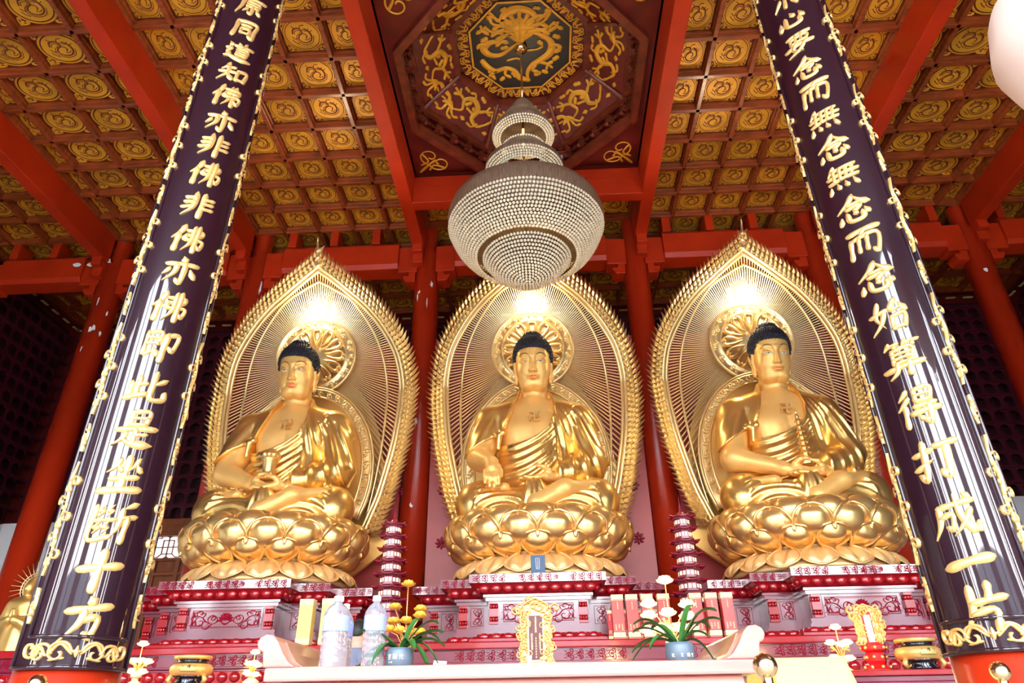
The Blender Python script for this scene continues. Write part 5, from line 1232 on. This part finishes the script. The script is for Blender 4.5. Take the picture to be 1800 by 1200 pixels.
# ================================================================ offering table in front, with its things
TT = .95
ot = thing('offering_table', 'pale red wooden offering table with upturned scroll ends at the front', 'altar table', (0, 0, 0))
MB().box(-1.0, .71, 2.6, 3.35, TT - .045, TT).build('table_top', 'table_wood', ot, bevel=.008)
a = MB(); pr = [(2.64, TT - .045), (2.62, TT - .075), (2.66, TT - .1), (2.66, TT - .2), (2.7, TT - .24), (3.3, TT - .24), (3.3, TT - .045)]
a.poly(pr, -.95, .66, 'yz'); a.build('apron', 'table_wood', ot, bevel=.006)
for i, z in enumerate((TT - .115, TT - .16)): MB().box(-.93, .64, 2.645, 2.67, z - .008, z + .008).build('moulding', 'table_wood', ot, bevel=.004)
for s, x0 in ((-1, -.89), (1, .6)):
    prof = [(0, 0), (.03, .018), (.055, .05), (.075, .085), (.095, .105), (.122, .108), (.142, .098), (.15, .078), (.142, .058), (.125, .05), (.122, .03), (.118, 0)]
    MB().poly([(x0 + s * x, TT + z) for x, z in prof], 2.6, 3.34, 'xz').build('scroll_end', 'table_wood', ot, bevel=.006)
    MB().poly([(x0 + s * x - s * .004, TT + z + .002) for x, z in ((.001, .002), (.03, .02), (.055, .052), (.075, .087), (.08, .087), (.06, .05), (.034, .016), (.004, 0))], 2.68, 3.3, 'xz').build('scroll_panel', 'table_inner', ot)
for x in (-.88, .59):
    for y in (2.72, 3.22):
        MB().tube([(x, y, TT - .2), (x * 1.02, y, .5), (x * .97, y, .18), (x * 1.04, y, .0)], [.06, .045, .04, .055], 12).build('leg', 'table_wood', ot)

def water_bottle(x, y, r, h, label):
    t = thing('water_bottle', label, 'water bottle', (x, y, TT + .001), group=None)
    p = [(0, 0), (r * .9, 0), (r, .012)]
    for k in range(5): z = .03 + k * .022 * h / .24; p += [(r, z), (r * .95, z + .006), (r, z + .012)]
    p += [(r, h * .5), (r, h * .72), (r * .92, h * .78), (r * .6, h * .86), (r * .3, h * .9), (r * .3, h * .93)]
    MB().lathe(p, 32).build('bottle_body', 'bottle', t)
    MB().lathe([(r * 1.01, h * .5), (r * 1.012, h * .51), (r * 1.012, h * .7), (r * 1.01, h * .71)], 32).build('label_band', 'bottle_label', t)
    w = MB()
    for a0 in (-2.3,): w.lathe([(r * 1.016, h * .505), (r * 1.016, h * .705)], 10, a0=a0, a1=a0 + .75)
    w.build('label_print', 'cap', t)
    MB().lathe([(r * .36, h * .92), (r * .38, h * .925), (r * .38, h * .985), (r * .34, h), (0, h)], 24, rfun=lambda a, i: 1 + .015 * math.sin(a * 24)).build('cap', 'cap', t)
water_bottle(-.803, 2.75, .05, .255, 'large clear water bottle nearest the scroll end of the offering table')
water_bottle(-.832, 2.97, .035, .258, 'clear water bottle half hidden behind the large one on the offering table')
water_bottle(-.655, 2.75, .042, .253, 'clear water bottle beside the potted plant, farthest from the scroll end')

def strap_plant(x, y, seed, label, spread, marks):
    t = thing('potted_plant', label, 'potted plant', (x, y, TT + .001))
    MB().lathe([(0, 0), (.044, 0), (.05, .006), (.053, .03), (.052, .055), (.046, .066), (.04, .067), (.04, .058), (0, .056)], 32).build('pot', 'pot', t)
    MB().lathe([(0, .057), (.041, .057)], 20).build('soil', 'black_hair', t)
    m = MB()
    for j, (u, z, sc, st) in enumerate(marks):
        R = .0535; fn = lambda a, b, d, u=u, z=z, sc=sc: np.stack([(R + np.asarray(d)) * np.sin((u + np.asarray(a) * sc) / R), -(R + np.asarray(d)) * np.cos((u + np.asarray(a) * sc) / R), z + np.asarray(b) * sc], -1)
        for pts in st: stroke(m, pts, .16, fn, .0012, 'n', n=5)
    m.build('pot_lettering', 'cream_gold', t)
    rg = np.random.default_rng(seed)
    for k, (ang, L, rise, droop) in enumerate(spread):
        mb = MB(); n = 12; s = np.linspace(0, 1, n); ca, sa = math.cos(ang), math.sin(ang)
        R = .008 + L * s; Z = .06 + rise * np.sin(s * PI * .55) - droop * s ** 2.2; Z = np.maximum(Z, .006); wd = .014 * np.interp(s, [0, .15, .75, .93, 1], [.6, 1, 1.1, .7, .08])
        P = np.zeros((n, 5, 3))
        for j, q in enumerate((-1, -.5, 0, .5, 1)):
            P[:, j, 0] = R * ca - q * wd * sa; P[:, j, 1] = (R * sa + q * wd * ca) * .9; P[:, j, 2] = Z + .006 * abs(q)
        mb.grid(P); Q = P.copy(); Q[..., 2] -= .0018; mb.grid(Q, flip=True); mb.build('leaf', 'leaf', t)
CHA = [[(-.4, .45), (.4, .45)], [(-.25, .2), (.25, .2)], [(0, .5), (0, -.1)], [(-.3, -.1), (.3, -.1)], [(-.3, -.45), (.3, -.45)]]
CHB = [[(-.4, .5), (-.4, -.45)], [(-.4, .5), (-.1, .5), (-.1, -.4)], [(.1, .5), (.1, -.45)], [(.1, .5), (.42, .5), (.42, -.45)], [(-.38, .05), (-.1, .05)]]
CHC = [[(-.3, .5), (-.3, -.5)], [(-.45, .2), (-.1, .2)], [(.1, .5), (.1, -.2), (.25, -.45), (.45, -.4)], [(.42, .3), (.12, .05)]]
strap_plant(-.553, 2.75, 1, 'green strap-leaved plant in a grey blue pot beside the bottles', [(PI, .155, .05, .13), (PI + .2, .16, .085, .03), (2.9, .12, .07, .02), (.1, .15, .075, .015), (.35, .135, .115, .02), (-.15, .14, .06, .11), (-.5, .13, .05, .13), (.22, .14, .09, .06), (2.6, .14, .05, .07), (PI - .3, .13, .05, .12), (-.9, .1, .06, .07), (3.9, .11, .05, .1), (.0, .16, .06, .05), (.9, .09, .12, .01)],
            [(-.03, .034, .016, CHA), (-.008, .034, .016, CHB), (.016, .034, .016, CHC), (-.03, .016, .005, CHA), (-.02, .016, .005, CHB)])
strap_plant(.475, 2.75, 2, 'green strap-leaved plant in a grey blue pot before the red incense boxes', [(PI, .165, .05, .1), (PI + .15, .155, .11, .04), (2.8, .16, .08, .03), (2.5, .14, .1, .03), (.15, .14, .13, .01), (.35, .17, .14, .02), (-.1, .155, .1, .02), (.0, .12, .05, .13), (2.2, .13, .1, .04), (.5, .15, .11, .05), (PI - .35, .17, .05, .07), (-.6, .11, .06, .04), (3.7, .13, .06, .08), (.7, .1, .14, .0)],
            [(-.034, .022, .011, CHC), (-.002, .022, .011, CHA), (.022, .022, .011, CHB), (.04, .022, .011, CHA)])
fp = MB(); fp.add([(0, 0, 0), (.05, 0, 0), (.05, .03, 0), (0, .03, 0), (.005, .03, .022), (.052, .032, .018)], [(0, 1, 2, 3), (3, 2, 5, 4)]); fp.add([(0, 0, .001), (.05, 0, .001), (.05, .03, .001), (0, .03, .001), (.005, .031, .023), (.052, .033, .019)], [(3, 2, 1, 0), (4, 5, 2, 3)])
o = fp.build('folded_paper', 'paper'); o.location = (-.43, 2.72, TT + .001); tag(o, 'small white folded paper lying on the offering table by a potted plant', 'paper')

# ================================================================ middle altar table behind, tablet and lotus lamps
def altar_table(name, label, x0, x1, y0, y1, z):
    t = thing(name, label, 'altar table')
    MB().box(x0, x1, y0, y1, z - .05, z).build('table_top', 'rosewood_bead', t, bevel=.008)
    a = MB(); a.box(x0 + .04, x1 - .04, y0 + .04, y1 - .04, z - .1, z - .05); a.box(x0 + .02, x1 - .02, y0 + .02, y1 - .02, z - .15, z - .1); a.box(x0 + .06, x1 - .06, y0 + .06, y1 - .06, z - .36, z - .15); a.build('apron', 'rosewood', t, bevel=.006)
    for x in (x0 + .1, x1 - .1):
        for y in (y0 + .1, y1 - .1): MB().box(x - .05, x + .05, y - .05, y + .05, 0, z - .15).build('leg', 'rosewood', t, bevel=.01)
    return t
altar_table('altar_table', 'red altar table hidden behind the offering table, holding the central tablet', -1.55, 1.4, 5.8, 6.5, 1.16)
altar_table('altar_table', 'red side altar table carrying two small glowing lotus lamps', -4.7, -2.6, 7.1, 7.8, 1.13)
altar_table('altar_table', 'red side altar table carrying the gold tablet on a red stand', 2.35, 4.6, 7.1, 7.8, 1.15)

def carved_frame(mb, W, H, wid, seed):
    rg = np.random.default_rng(seed); fn = plane_fn((0, 0, 0), (1, 0, 0), (0, 0, 1), (0, -1, 0))
    for s in (-1, 1):
        z = .03
        while z < H - .05:
            for q in range(2):
                stroke(mb, curl(s * (W - wid * .5 + (q - .5) * wid * .6), z, rg.uniform(0, 6), wid * .55, 1.1, s, 8), wid * .28, fn, .02, 'n', n=9)
            z += wid * .55
        pts = [(s * (W - wid * .05 + .008 * math.sin(k * 1.9)), .02 + (H - .06) * k / 14) for k in range(15)]; stroke(mb, pts, wid * .3, fn, .018, 'c', n=40)
    for k in range(9):
        x = (k - 4) / 4 * W; stroke(mb, curl(x, H - .03 + .03 * math.cos(k - 4), rg.uniform(0, 6), wid * .8, 1.1, 1 if k % 2 else -1, 8), wid * .34, fn, .024, 'n', n=9)
    for s in (-1, 1): stroke(mb, [(s * W, H - .05), (s * W * .7, H - .005), (s * W * .3, H + .02), (0, H + .035)], wid * .45, fn, .026, 'b')
    stroke(mb, [(-W * .25, H + .01), (W * .25, H + .01)], wid * .8, fn, .03, 'b')
tb = thing('spirit_tablet', 'upright gold framed tablet with maroon face on the hidden middle altar table', 'tablet', (-.105, 6.1, 1.161))
MB().box(-.14, .14, -.05, .07, 0, .035).build('base', 'gilt', tb, bevel=.008)
MB().poly([(-.125, .03), (.125, .03)] + [(.125 + .012 * math.sin(k * 1.6), .06 + k * .036) for k in range(12)] + [(.07, .5), (0, .52), (-.07, .5)] + [(-.125 - .012 * math.sin(k * 1.6), .06 + k * .036) for k in range(11, -1, -1)], -.005, .03, 'xz').build('back_board', 'gilt', tb)
c = MB(); carved_frame(c, .125, .47, .055, 3); c = c.build('carved_frame', 'gilt', tb); c.location = (0, -.006, .015)
MB().box(-.07, .07, -.022, 0, .035, .4).build('inner_frame', 'white_frame', tb, bevel=.004)
MB().box(-.056, .056, -.027, -.02, .05, .385).build('face_panel', 'tablet_red', tb)
m = MB(); fn = plane_fn((0, -.0275, 0), (1, 0, 0), (0, 0, 1), (0, -1, 0))
def tiny_char(m, fn, x, z, s, seed):
    rg = np.random.default_rng(seed)
    for q in (-.4, 0, .4): w = rg.uniform(.6, 1.0); stroke(m, [(x - s * w * .5, z + q * s), (x + s * w * .5, z + q * s + .06 * s)], s * .2, fn, .001, 'n', n=4)
    stroke(m, [(x + rg.uniform(-.15, .15) * s, z + .5 * s), (x, z - .5 * s)], s * .2, fn, .001, 'n', n=4)
for k in range(6): tiny_char(m, fn, 0, .368 - k * .021, .017, k)
for k in range(6):
    tiny_char(m, fn, -.033, .238 - k * .021, .017, k + 9); tiny_char(m, fn, .033, .238 - k * .021, .017, k + 20)
for k in range(8): tiny_char(m, fn, 0, .21 - k * .02, .013, k + 30)
m.build('tablet_lettering', 'cream_gold', tb)
cu = MB().lathe([(0, 0), (.018, 0), (.024, .07), (.022, .07), (.016, .005), (0, .005)], 20).build('offering_cup', 'white_frame'); cu.location = (-.16, 5.96, 1.16); tag(cu, 'small white cup before the central gold framed tablet', 'cup')
yb = thing('offering_flower', 'small yellow flower in a cup before the central gold framed tablet', 'flower', (-.045, 5.96, 1.16))
MB().lathe([(0, 0), (.016, 0), (.02, .03), (0, .03)], 16).build('cup', 'white_frame', yb)
b = MB()
for k in range(7): b.ball((.018 * math.cos(k * .9), .018 * math.sin(k * .9), .05), (.018, .018, .014), 6, 8)
b.ball((0, 0, .06), .014, 6, 8); b.build('bloom', 'yellow_board', yb)

def bloom_mesh(r):
    mb = MB()
    for ring, (n, tilt, L) in enumerate(((8, .5, 1.0), (8, 1.0, .95), (5, 1.35, .85))):
        for k in range(n):
            a = 2 * PI * (k + .5 * ring) / n; ca, sa = math.cos(a), math.sin(a); P = np.zeros((5, 3, 3))
            for i, s in enumerate(np.linspace(0, 1, 5)):
                rad = r * L * (math.cos(tilt) * s + .25 * math.sin(PI * s)); z = r * L * (math.sin(tilt) * s) - .2 * r; w = r * .42 * math.sin(PI * min(.98, .12 + .86 * s)) ** .8
                for j, q in enumerate((-1, 0, 1)): P[i, j] = (rad * ca - q * w * sa, rad * sa + q * w * ca, z + (.06 * r if q else 0))
            mb.grid(P)
    return mb
BL = {}
for k, mt in (('lit', 'lit_flower'), ('amber', 'amber')):
    o = bloom_mesh(1.0).build('flower', mt, fix=False); BL[k] = o.data; bpy.data.objects.remove(o)
def lotus_lamp(x, y, z, H, kind, n, label, fr=.055, wid=.15):
    t = thing('lotus_lamp', label, 'lotus lamp', (x, y, z)); rg = np.random.default_rng(int(abs(x) * 100))
    hv = H * .32
    MB().lathe([(0, 0), (.075, 0), (.08, .02), (.06, .035), (.03, .06), (.035, .09), (.055, hv * .6), (.05, hv * .8), (.03, hv * .92), (.038, hv), (0, hv)], 20).build('vase', 'gilt' if kind == 'amber' else 'cream_gold', t)
    st = MB(); pos = [(0, 0, H - fr)]
    rows = [(2, .42), (3, .62), (4, .86)] if n > 7 else [(3, .55), (2, .95)]
    i = 0
    for cnt, f in rows:
        for k in range(cnt):
            xx = (k - (cnt - 1) / 2) * wid * 1.5 / max(2, cnt) * (1.5 if cnt == 2 else 1.15); pos.append((xx, rg.uniform(-.08, .06), H - fr - (H - hv) * f * .9 + rg.uniform(-.02, .02)))
    for p in pos:
        st.tube([(p[0] * .1, p[1] * .1, hv * .7), (p[0] * .5, p[1] * .5, (hv + p[2]) / 2), (p[0], p[1], p[2])], .005, 5)
        instance(BL[kind], 'flower', t, p, rg.uniform(0, 6), (fr, fr, fr))
    for k in range(8):
        a = k * .8; st.tube([(0, 0, hv * .9), (.05 * math.cos(a), .05 * math.sin(a), hv + .06), (.09 * math.cos(a), .09 * math.sin(a), hv + .05 + .03 * (k % 3))], [.004, .004, .012], 5)
    st.build('stem', 'gilt', t)
    if kind == 'lit': lamp('lotus_lamp_light', (x, y - .12, z + H * .7), 9, (1, .62, .28), .06)
lotus_lamp(-1.19, 6.1, 1.16, .72, 'amber', 10, 'unlit amber lotus flower lamp behind the potted plant by the bottles', .07, .2)
lotus_lamp(1.0, 6.1, 1.16, .71, 'lit', 10, 'large glowing lotus flower lamp before the row of red incense boxes', .082, .27)
lotus_lamp(-4.17, 7.45, 1.13, .45, 'lit', 6, 'glowing lotus lamp beside the foot of the board with a cross-shaped character', .065, .15)
lotus_lamp(-2.92, 7.3, 1.13, .33, 'lit', 6, 'small glowing lotus lamp close behind a scroll end of the offering table', .055, .1)
lotus_lamp(2.86, 7.5, 1.15, .46, 'lit', 6, 'glowing lotus lamp behind the yellow draped stand', .065, .15)

def burner(x, y, z, rz, label):
    t = thing('incense_burner', label, 'incense burner', (x, y, z), rz); R = .2
    MB().lathe([(0, 0), (.15, 0), (.155, .02), (.13, .045), (.14, .07), (.17, .085), (.0, .085)], 40).build('foot', 'black_glaze', t)
    MB().lathe([(.155, .08), (.185, .095), (.203, .13), (.2, .165), (.18, .19), (.16, .195)], 48).build('gold_band', 'gold_paint', t)
    MB().lathe([(.165, .193), (.145, .21), (.145, .225), (.16, .24), (0, .24)], 40).build('neck', 'black_glaze', t)
    MB().lathe([(.15, .235), (.178, .237), (.18, .265), (.17, .27), (.15, .268), (.14, .24)], 40).build('rim', 'gold_paint', t)
    for k in range(3):
        a = k * 2 * PI / 3 - PI / 2 + .9; q = MB().tube([(.17 * math.cos(a), .17 * math.sin(a), .1), (.2 * math.cos(a), .2 * math.sin(a), .05), (.17 * math.cos(a), .17 * math.sin(a), .02)], [.02, .024, .018], 8); q.build('leg', 'gold_paint', t)
    m = MB()
    def fn(u, v, d):
        a = -PI / 2 + np.asarray(u) / R; zz = np.asarray(v); r = np.interp(zz, [.095, .13, .165, .19], [.186, .2035, .2005, .181]) + np.asarray(d) + .001
        return np.stack([r * np.cos(a), r * np.sin(a), zz], -1)
    glyph(m, 'fo', 0, .16, .036, fn, .001, 1.0)
    for s in (-1, 1): stroke(m, [(s * .05, .158), (s * .058, .168), (s * .066, .163)], .005, fn, .001, 'b'); stroke(m, [(s * .075, .14), (s * .085, .125)], .006, fn, .001, 'b')
    for k in range(13): tiny_char(m, fn, -.072 + k * .012, .118, .009, k)
    m.build('burner_lettering', 'ink', t)
    d = MB()
    for i in range(6):
        for k in range(6): d.ball(fn(np.array([.13 + i * .012]), np.array([.112 + k * .0125]), np.array([0.0]))[0], .0025, 4, 5)
    d.build('dot_pattern', 'table_inner', t)
burner(-3.585, 7.4, 1.131, .3, 'black incense burner with gold band standing between two small glowing lamps')
burner(3.5, 7.3, 1.151, .05, 'black incense burner with gold band next to the tablet on a red stand')
ts = thing('spirit_tablet', 'gold carved tablet on a red stand beside an incense burner', 'tablet', (3.235, 7.62, 1.151)); ts.rotation_euler = (0, 0, 0)
m = MB(); m.lathe([(0, 0), (.13, 0), (.13, .03), (.09, .06), (.08, .07), (.1, .1), (.1, .17), (.08, .18), (.12, .2), (.12, .24), (.07, .27), (0, .27)], 6, smooth=False).slot()
for k in range(24):
    a = k * PI / 12; rr = (.125, .1, .118)[k % 3]; zz = (.045, .135, .22)[k % 3]; m.ball((rr * math.cos(a), rr * math.sin(a), zz), .018, 6, 7)
m.build('stand', ('cand_dark', 'gilt'), ts)
MB().box(-.045, .045, -.012, .015, .27, .56).build('back_board', 'cand_dark', ts)
MB().poly([(-.05, .275), (.05, .275)] + [(.115 + .014 * math.sin(k * 1.9), .29 + k * .03) for k in range(9)] + [(.06, .6), (0, .63), (-.06, .6)] + [(-.115 - .014 * math.sin(k * 1.9), .29 + k * .03) for k in range(8, -1, -1)], -.004, .02, 'xz').build('carved_board', 'gilt', ts)
MB().box(-.032, .032, -.02, -.008, .275, .53).build('face_panel', 'silver', ts)
m = MB(); carved_frame(m, .125, .33, .06, 5); m = m.build('carved_frame', 'gilt', ts); m.location = (0, 0, .265)

# ================================================================ boxes standing on the platform
def card_box(x, y, z, w, h, mat, top, label, group, text=True, cat='card box', name='incense_box'):
    t = thing(name, label, cat, (x, y, z), group=group); d = w * .8
    MB().box(-w / 2, w / 2, 0, d, 0, h).build('box_body', mat, t, bevel=.004)
    for za, zb in ((.865, 1.004), (.04, .15)): MB().box(-w / 2 - .002, w / 2 + .002, -.003, d + .002, h * za, h * zb).build('gold_band', top, t, bevel=.003)
    if text:
        m = MB(); fn = plane_fn((0, -.001, 0), (1, 0, 0), (0, 0, 1), (0, -1, 0))
        for k in range(5): tiny_char(m, fn, 0, h * .82 - k * h * .035, h * .03, k)
        for i in range(3):
            for j in range(3):
                if not (j == 2 and i == 1): tiny_char(m, fn, (i - 1) * w * .27, h * .31 - j * h * .05, h * .038, i * 5 + j)
        m.build('box_lettering', 'cream_gold', t)
        q = MB()
        for i in range(7): stroke(q, [(-w * .45 + i * w * .15, h * .875), (-w * .45 + (i + .5) * w * .15, h * .89), (-w * .45 + (i + 1) * w * .15, h * .875)], .006, plane_fn((0, -.004, 0), (1, 0, 0), (0, 0, 1), (0, -1, 0)), .002, 'c', n=5)
        q.build('band_print', mat, t)
names = [f'tall pink red incense box with gold ends, {q}' for q in ('nearest the central tablet', 'second counted from the central tablet', 'third counted from the central tablet', 'fourth counted from the central tablet', 'fifth counted from the central tablet', 'sixth counted from the central tablet', 'farthest from the central tablet')]
for x, lb in zip((.85, 1.025, 1.21, 1.41, 1.795, 1.985, 2.17), names): card_box(x, 8.86, 1.62, .14, .5, 'cand_red', 'cream_gold', lb, 'tall incense boxes')
for x, lb in zip((.755, .937, 1.118, 1.31, 1.89), ('small red box on the outer side of the tall incense box nearest the tablet', 'small red box between the first and second tall incense boxes', 'small red box between the second and third tall incense boxes', 'small red box between the third and fourth tall incense boxes', 'small red box between the fifth and sixth tall incense boxes')):
    card_box(x, 9.0, 1.62, .05, .34, 'cand_dark', 'cream_gold', lb, 'small red boxes')
card_box(-2.99, 8.86, 1.62, .17, .53, 'yellow_board', 'cream_gold', 'yellow box standing clear of the bottles on the altar platform', 'yellow boxes', False)
card_box(-2.71, 8.86, 1.62, .17, .53, 'yellow_board', 'cream_gold', 'yellow box on the altar platform partly hidden behind the large bottle', 'yellow boxes', False)
bk = thing('booklet', 'slate blue booklet leaning before the central lotus throne', 'booklet', (-.107, 9.33, PED_Z)); bk.rotation_euler = (-.12, 0, 0)
MB().box(-.095, .095, 0, .018, 0, .27).build('cover', 'booklet', bk, bevel=.002)
m = MB(); fn = plane_fn((0, -.001, 0), (1, 0, 0), (0, 0, 1), (0, -1, 0))
for pts in ([(-.03, .23), (.02, .23)], [(-.03, .23), (-.022, .09)], [(.02, .23), (.02, .1)], [(-.02, .09), (.02, .09)], [(-.01, .04), (.014, .04)]): stroke(m, pts, .006, fn, .001, 'c', n=3)
for k in range(5): tiny_char(m, fn, -.002, .21 - k * .025, .016, k)
m.build('cover_title', 'paper', bk)

# ================================================================ stand, posts, lantern, gilded attendant, worshipper
yt = thing('draped_stand', 'yellow satin draped stand beside the brass barrier post', 'draped stand', (1.22, 3.85, 0))
dr = MB(); n = 96; rows = []
for z, f in ((1.018, .94), (1.02, .98), (1.012, 1.0), (.9, 1.12), (.6, 1.28), (.02, 1.5)):
    row = []
    for k in range(n):
        t = k / n * 4; e = int(t); u = t - e; c = [(-1, -1), (1, -1), (1, 1), (-1, 1)]; p, q = c[e], c[(e + 1) % 4]
        x, y = p[0] + (q[0] - p[0]) * u, p[1] + (q[1] - p[1]) * u
        w = 1 + (.018 * math.sin(k * 2.1) + .01 * math.sin(k * .9)) * (f - .98) * 4
        row.append((x * .165 * f * w, y * .25 * f * w, z))
    rows.append(row)
dr.grid(np.array(rows), close_v=True); dr.add([(-.155, -.235, 1.0185), (.155, -.235, 1.0185), (.155, .235, 1.0185), (-.155, .235, 1.0185)], [(0, 1, 2, 3)]); dr.build('cloth', 'yellow_cloth', yt)
MB().box(-.14, .14, -.22, .22, 0, 1.0).build('stand_frame', 'wood_door', yt)
def post(x, y, zb, r, label):
    t = thing('barrier_post', label, 'barrier post', (x, y, 0))
    MB().lathe([(0, 0), (.14, 0), (.14, .015), (.05, .03), (.022, .05), (.02, zb - r * 2.2), (.03, zb - r * 2.0), (.03, zb - r * 1.8), (.016, zb - r * 1.6), (.016, zb - r * .9)], 24).build('pole', 'brass', t)
    MB().ball((0, 0, zb), r, 16, 24).build('finial_ball', 'brass', t)
post(.646, 2.3, .909, .036, 'brass barrier post with ball top between offering table and yellow stand')
post(1.64, 2.85, .909, .034, 'brass barrier post with ball top below the board with a single-stroke character')
post(-1.98, 2.85, .925, .034, 'brass barrier post with ball top below the board with a cross-shaped character')
la = thing('silk_lantern', 'pale pink silk lantern cut off by the picture edge', 'lantern', (2.77, 2.2, 3.62))
MB().lathe([(.12, -.46), (.3, -.4), (.45, -.22), (.5, 0), (.45, .22), (.3, .4), (.12, .46)], 48, rfun=lambda a, i: 1 + .012 * abs(math.sin(a * 9))).build('lantern_shade', 'lantern', la)
for z in (-.48, .48): MB().lathe([(0, z - .03), (.13, z - .03), (.13, z + .03), (0, z + .03)], 24).build('cap', 'gilt', la)
MB().tube([(0, 0, .48), (0, 0, 6.7)], .008, 6).build('hanging_cord', 'gilt', la)
MB().tube([(0, 0, -.5), (0, 0, -.62)], [.01, .04], 8).build('tassel', 'cand_dark', la)

def statue_sdf(P):
    Q = mirror(P); d = sd_cap(Q, (0, 0, .05), (0, 0, .8), .27, .16, (1, .7, 1)); d = smin(d, sd_cap(Q, (0, 0, .78), (.16, 0, .84), .13, .09), .08)
    d = smin(d, sd_cap(Q, (.2, 0, .8), (.25, -.03, .5), .085, .09), .05); d = smin(d, sd_cap(Q, (.25, -.04, .5), (.04, -.2, .6), .1, .05), .05); d = smin(d, sd_cap(Q, (.04, -.2, .58), (.012, -.22, .74), .035, .015), .02)
    d = smin(d, sd_cap(Q, (0, 0, .85), (0, 0, .98), .055, .05), .03); d = smin(d, sd_ell(Q, (0, -.01, 1.06), (.085, .1, .12)), .03); d = smin(d, sd_ell(Q, (0, .01, 1.19), (.05, .05, .05)), .03); d = smin(d, sd_ell(Q, (0, -.11, 1.04), (.014, .02, .03)), .015)
    return d - .012 * (np.sin(np.arctan2(P[..., 0], 1.3 - P[..., 2]) * 40) * .5 + .5) * smooth01((.75 - P[..., 2]) / .3)
at = thing('attendant_statue', 'small gilded standing statue with ray halo behind the far left column', 'statue', (-8.2, 11.0, 0))
instance(net_mesh('figure_body', 'gold_plate', nets(statue_sdf, (-.42, -.36, 0), (.42, .3, 1.26), .016)), 'figure_body', at, (0, 0, 1.62), 0, (1.05, 1.05, 1.05))
MB().lathe([(0, 0), (.6, 0), (.6, .3), (.5, .4), (.46, .9), (.5, 1.3), (.56, 1.4), (.56, 1.5), (.4, 1.55), (.42, 1.64), (0, 1.64)], 40).build('stone_base', 'white_wall', at)
m = MB()
for k in range(19):
    a = -.3 + (PI + .6) * k / 18; m.tube([(.2 * math.cos(a), .1, 2.76 + .2 * math.sin(a)), (.42 * math.cos(a), .1, 2.76 + .42 * math.sin(a))], .006, 5)
for r in (.16, .2, .24): m.tube([(r * math.cos(a), .1, 2.76 + r * math.sin(a)) for a in np.linspace(0, 2 * PI, 32, endpoint=False)], .009, 6, closed=True)
m.build('ray_halo', 'gold_halo', at)

def person_sdf(P):
    Q = mirror(P); d = sd_cap(Q, (.1, 0, .08), (.1, .0, .5), .05, .062); d = smin(d, sd_cap(Q, (.1, 0, .5), (.09, 0, .88), .065, .09), .03); d = smin(d, sd_ell(Q, (0, 0, .95), (.17, .115, .14)), .06)
    d = smin(d, sd_ell(Q, (0, 0, 1.2), (.17, .11, .28)), .08); d = smin(d, sd_cap(Q, (0, .01, 1.36), (.17, .01, 1.35), .075, .06), .06); d = smin(d, sd_cap(Q, (.2, .01, 1.34), (.245, .02, 1.06), .052, .042), .03)
    d = smin(d, sd_cap(Q, (.245, .02, 1.06), (.235, -.05, .84), .04, .028), .02); d = smin(d, sd_cap(Q, (.235, -.055, .83), (.228, -.075, .75), .03, .03, (.6, 1, 1)), .015)
    for k in range(4): d = smin(d, sd_cap(Q, (.23, -.1 + .02 * k, .74), (.222, -.105 + .02 * k, .665 + .006 * abs(k - 1.5)), .0105, .009), .008)
    d = smin(d, sd_cap(Q, (.222, -.105, .79), (.2, -.125, .73), .012, .01), .01)
    d = smin(d, sd_cap(Q, (0, .01, 1.4), (0, -.0, 1.5), .052, .05), .03); d = smin(d, sd_ell(Q, (0, -.005, 1.58), (.076, .094, .112)), .03); d = smin(d, sd_ell(Q, (0, -.1, 1.565), (.012, .022, .022)), .012)
    d = smin(d, sd_ell(Q, (.076, .005, 1.57), (.012, .022, .032)), .01); d = smin(d, sd_cap(Q, (.1, .02, .035), (.105, -.15, .03), .042, .036), .03)
    return d
V, F = nets(person_sdf, (-.32, -.24, -.02), (.32, .16, 1.72), .011)
pe = thing('person', 'worshipper in a grey blue shirt standing behind the bottles, seen from behind', 'person', (-1.9, 7.3, 0), rz=2.3)
body = instance(net_mesh('figure_body', 'skin', (V, F)), 'figure_body', pe)
def clothing(nm, mat, off, cond, lb):
    def f(P): return smax(person_sdf(P) - off, cond(P), .01)
    tag(instance(net_mesh(nm, mat, nets(f, (-.34, -.26, -.04), (.34, .2, 1.76), .012)), nm, body), lb)
clothing('shirt', 'grey_shirt', .016, lambda P: np.maximum(np.maximum(.9 - P[..., 2], P[..., 2] - 1.43), np.where(np.abs(P[..., 0]) > .2, 1.12 - P[..., 2], -9.0)), 'grey blue shirt')
clothing('trousers', 'dark_trousers', .014, lambda P: np.maximum(.09 - P[..., 2], np.maximum(P[..., 2] - .93, np.abs(P[..., 0]) - .195)), 'dark trousers')
clothing('hair', 'black_hair', .014, lambda P: np.maximum(1.535 + 1.1 * np.maximum(0, -P[..., 1] + .02) - P[..., 2], 0 * P[..., 0] - 1), 'short black hair')
clothing('shoes', 'black_hair', .01, lambda P: P[..., 2] - .085, 'black shoes')
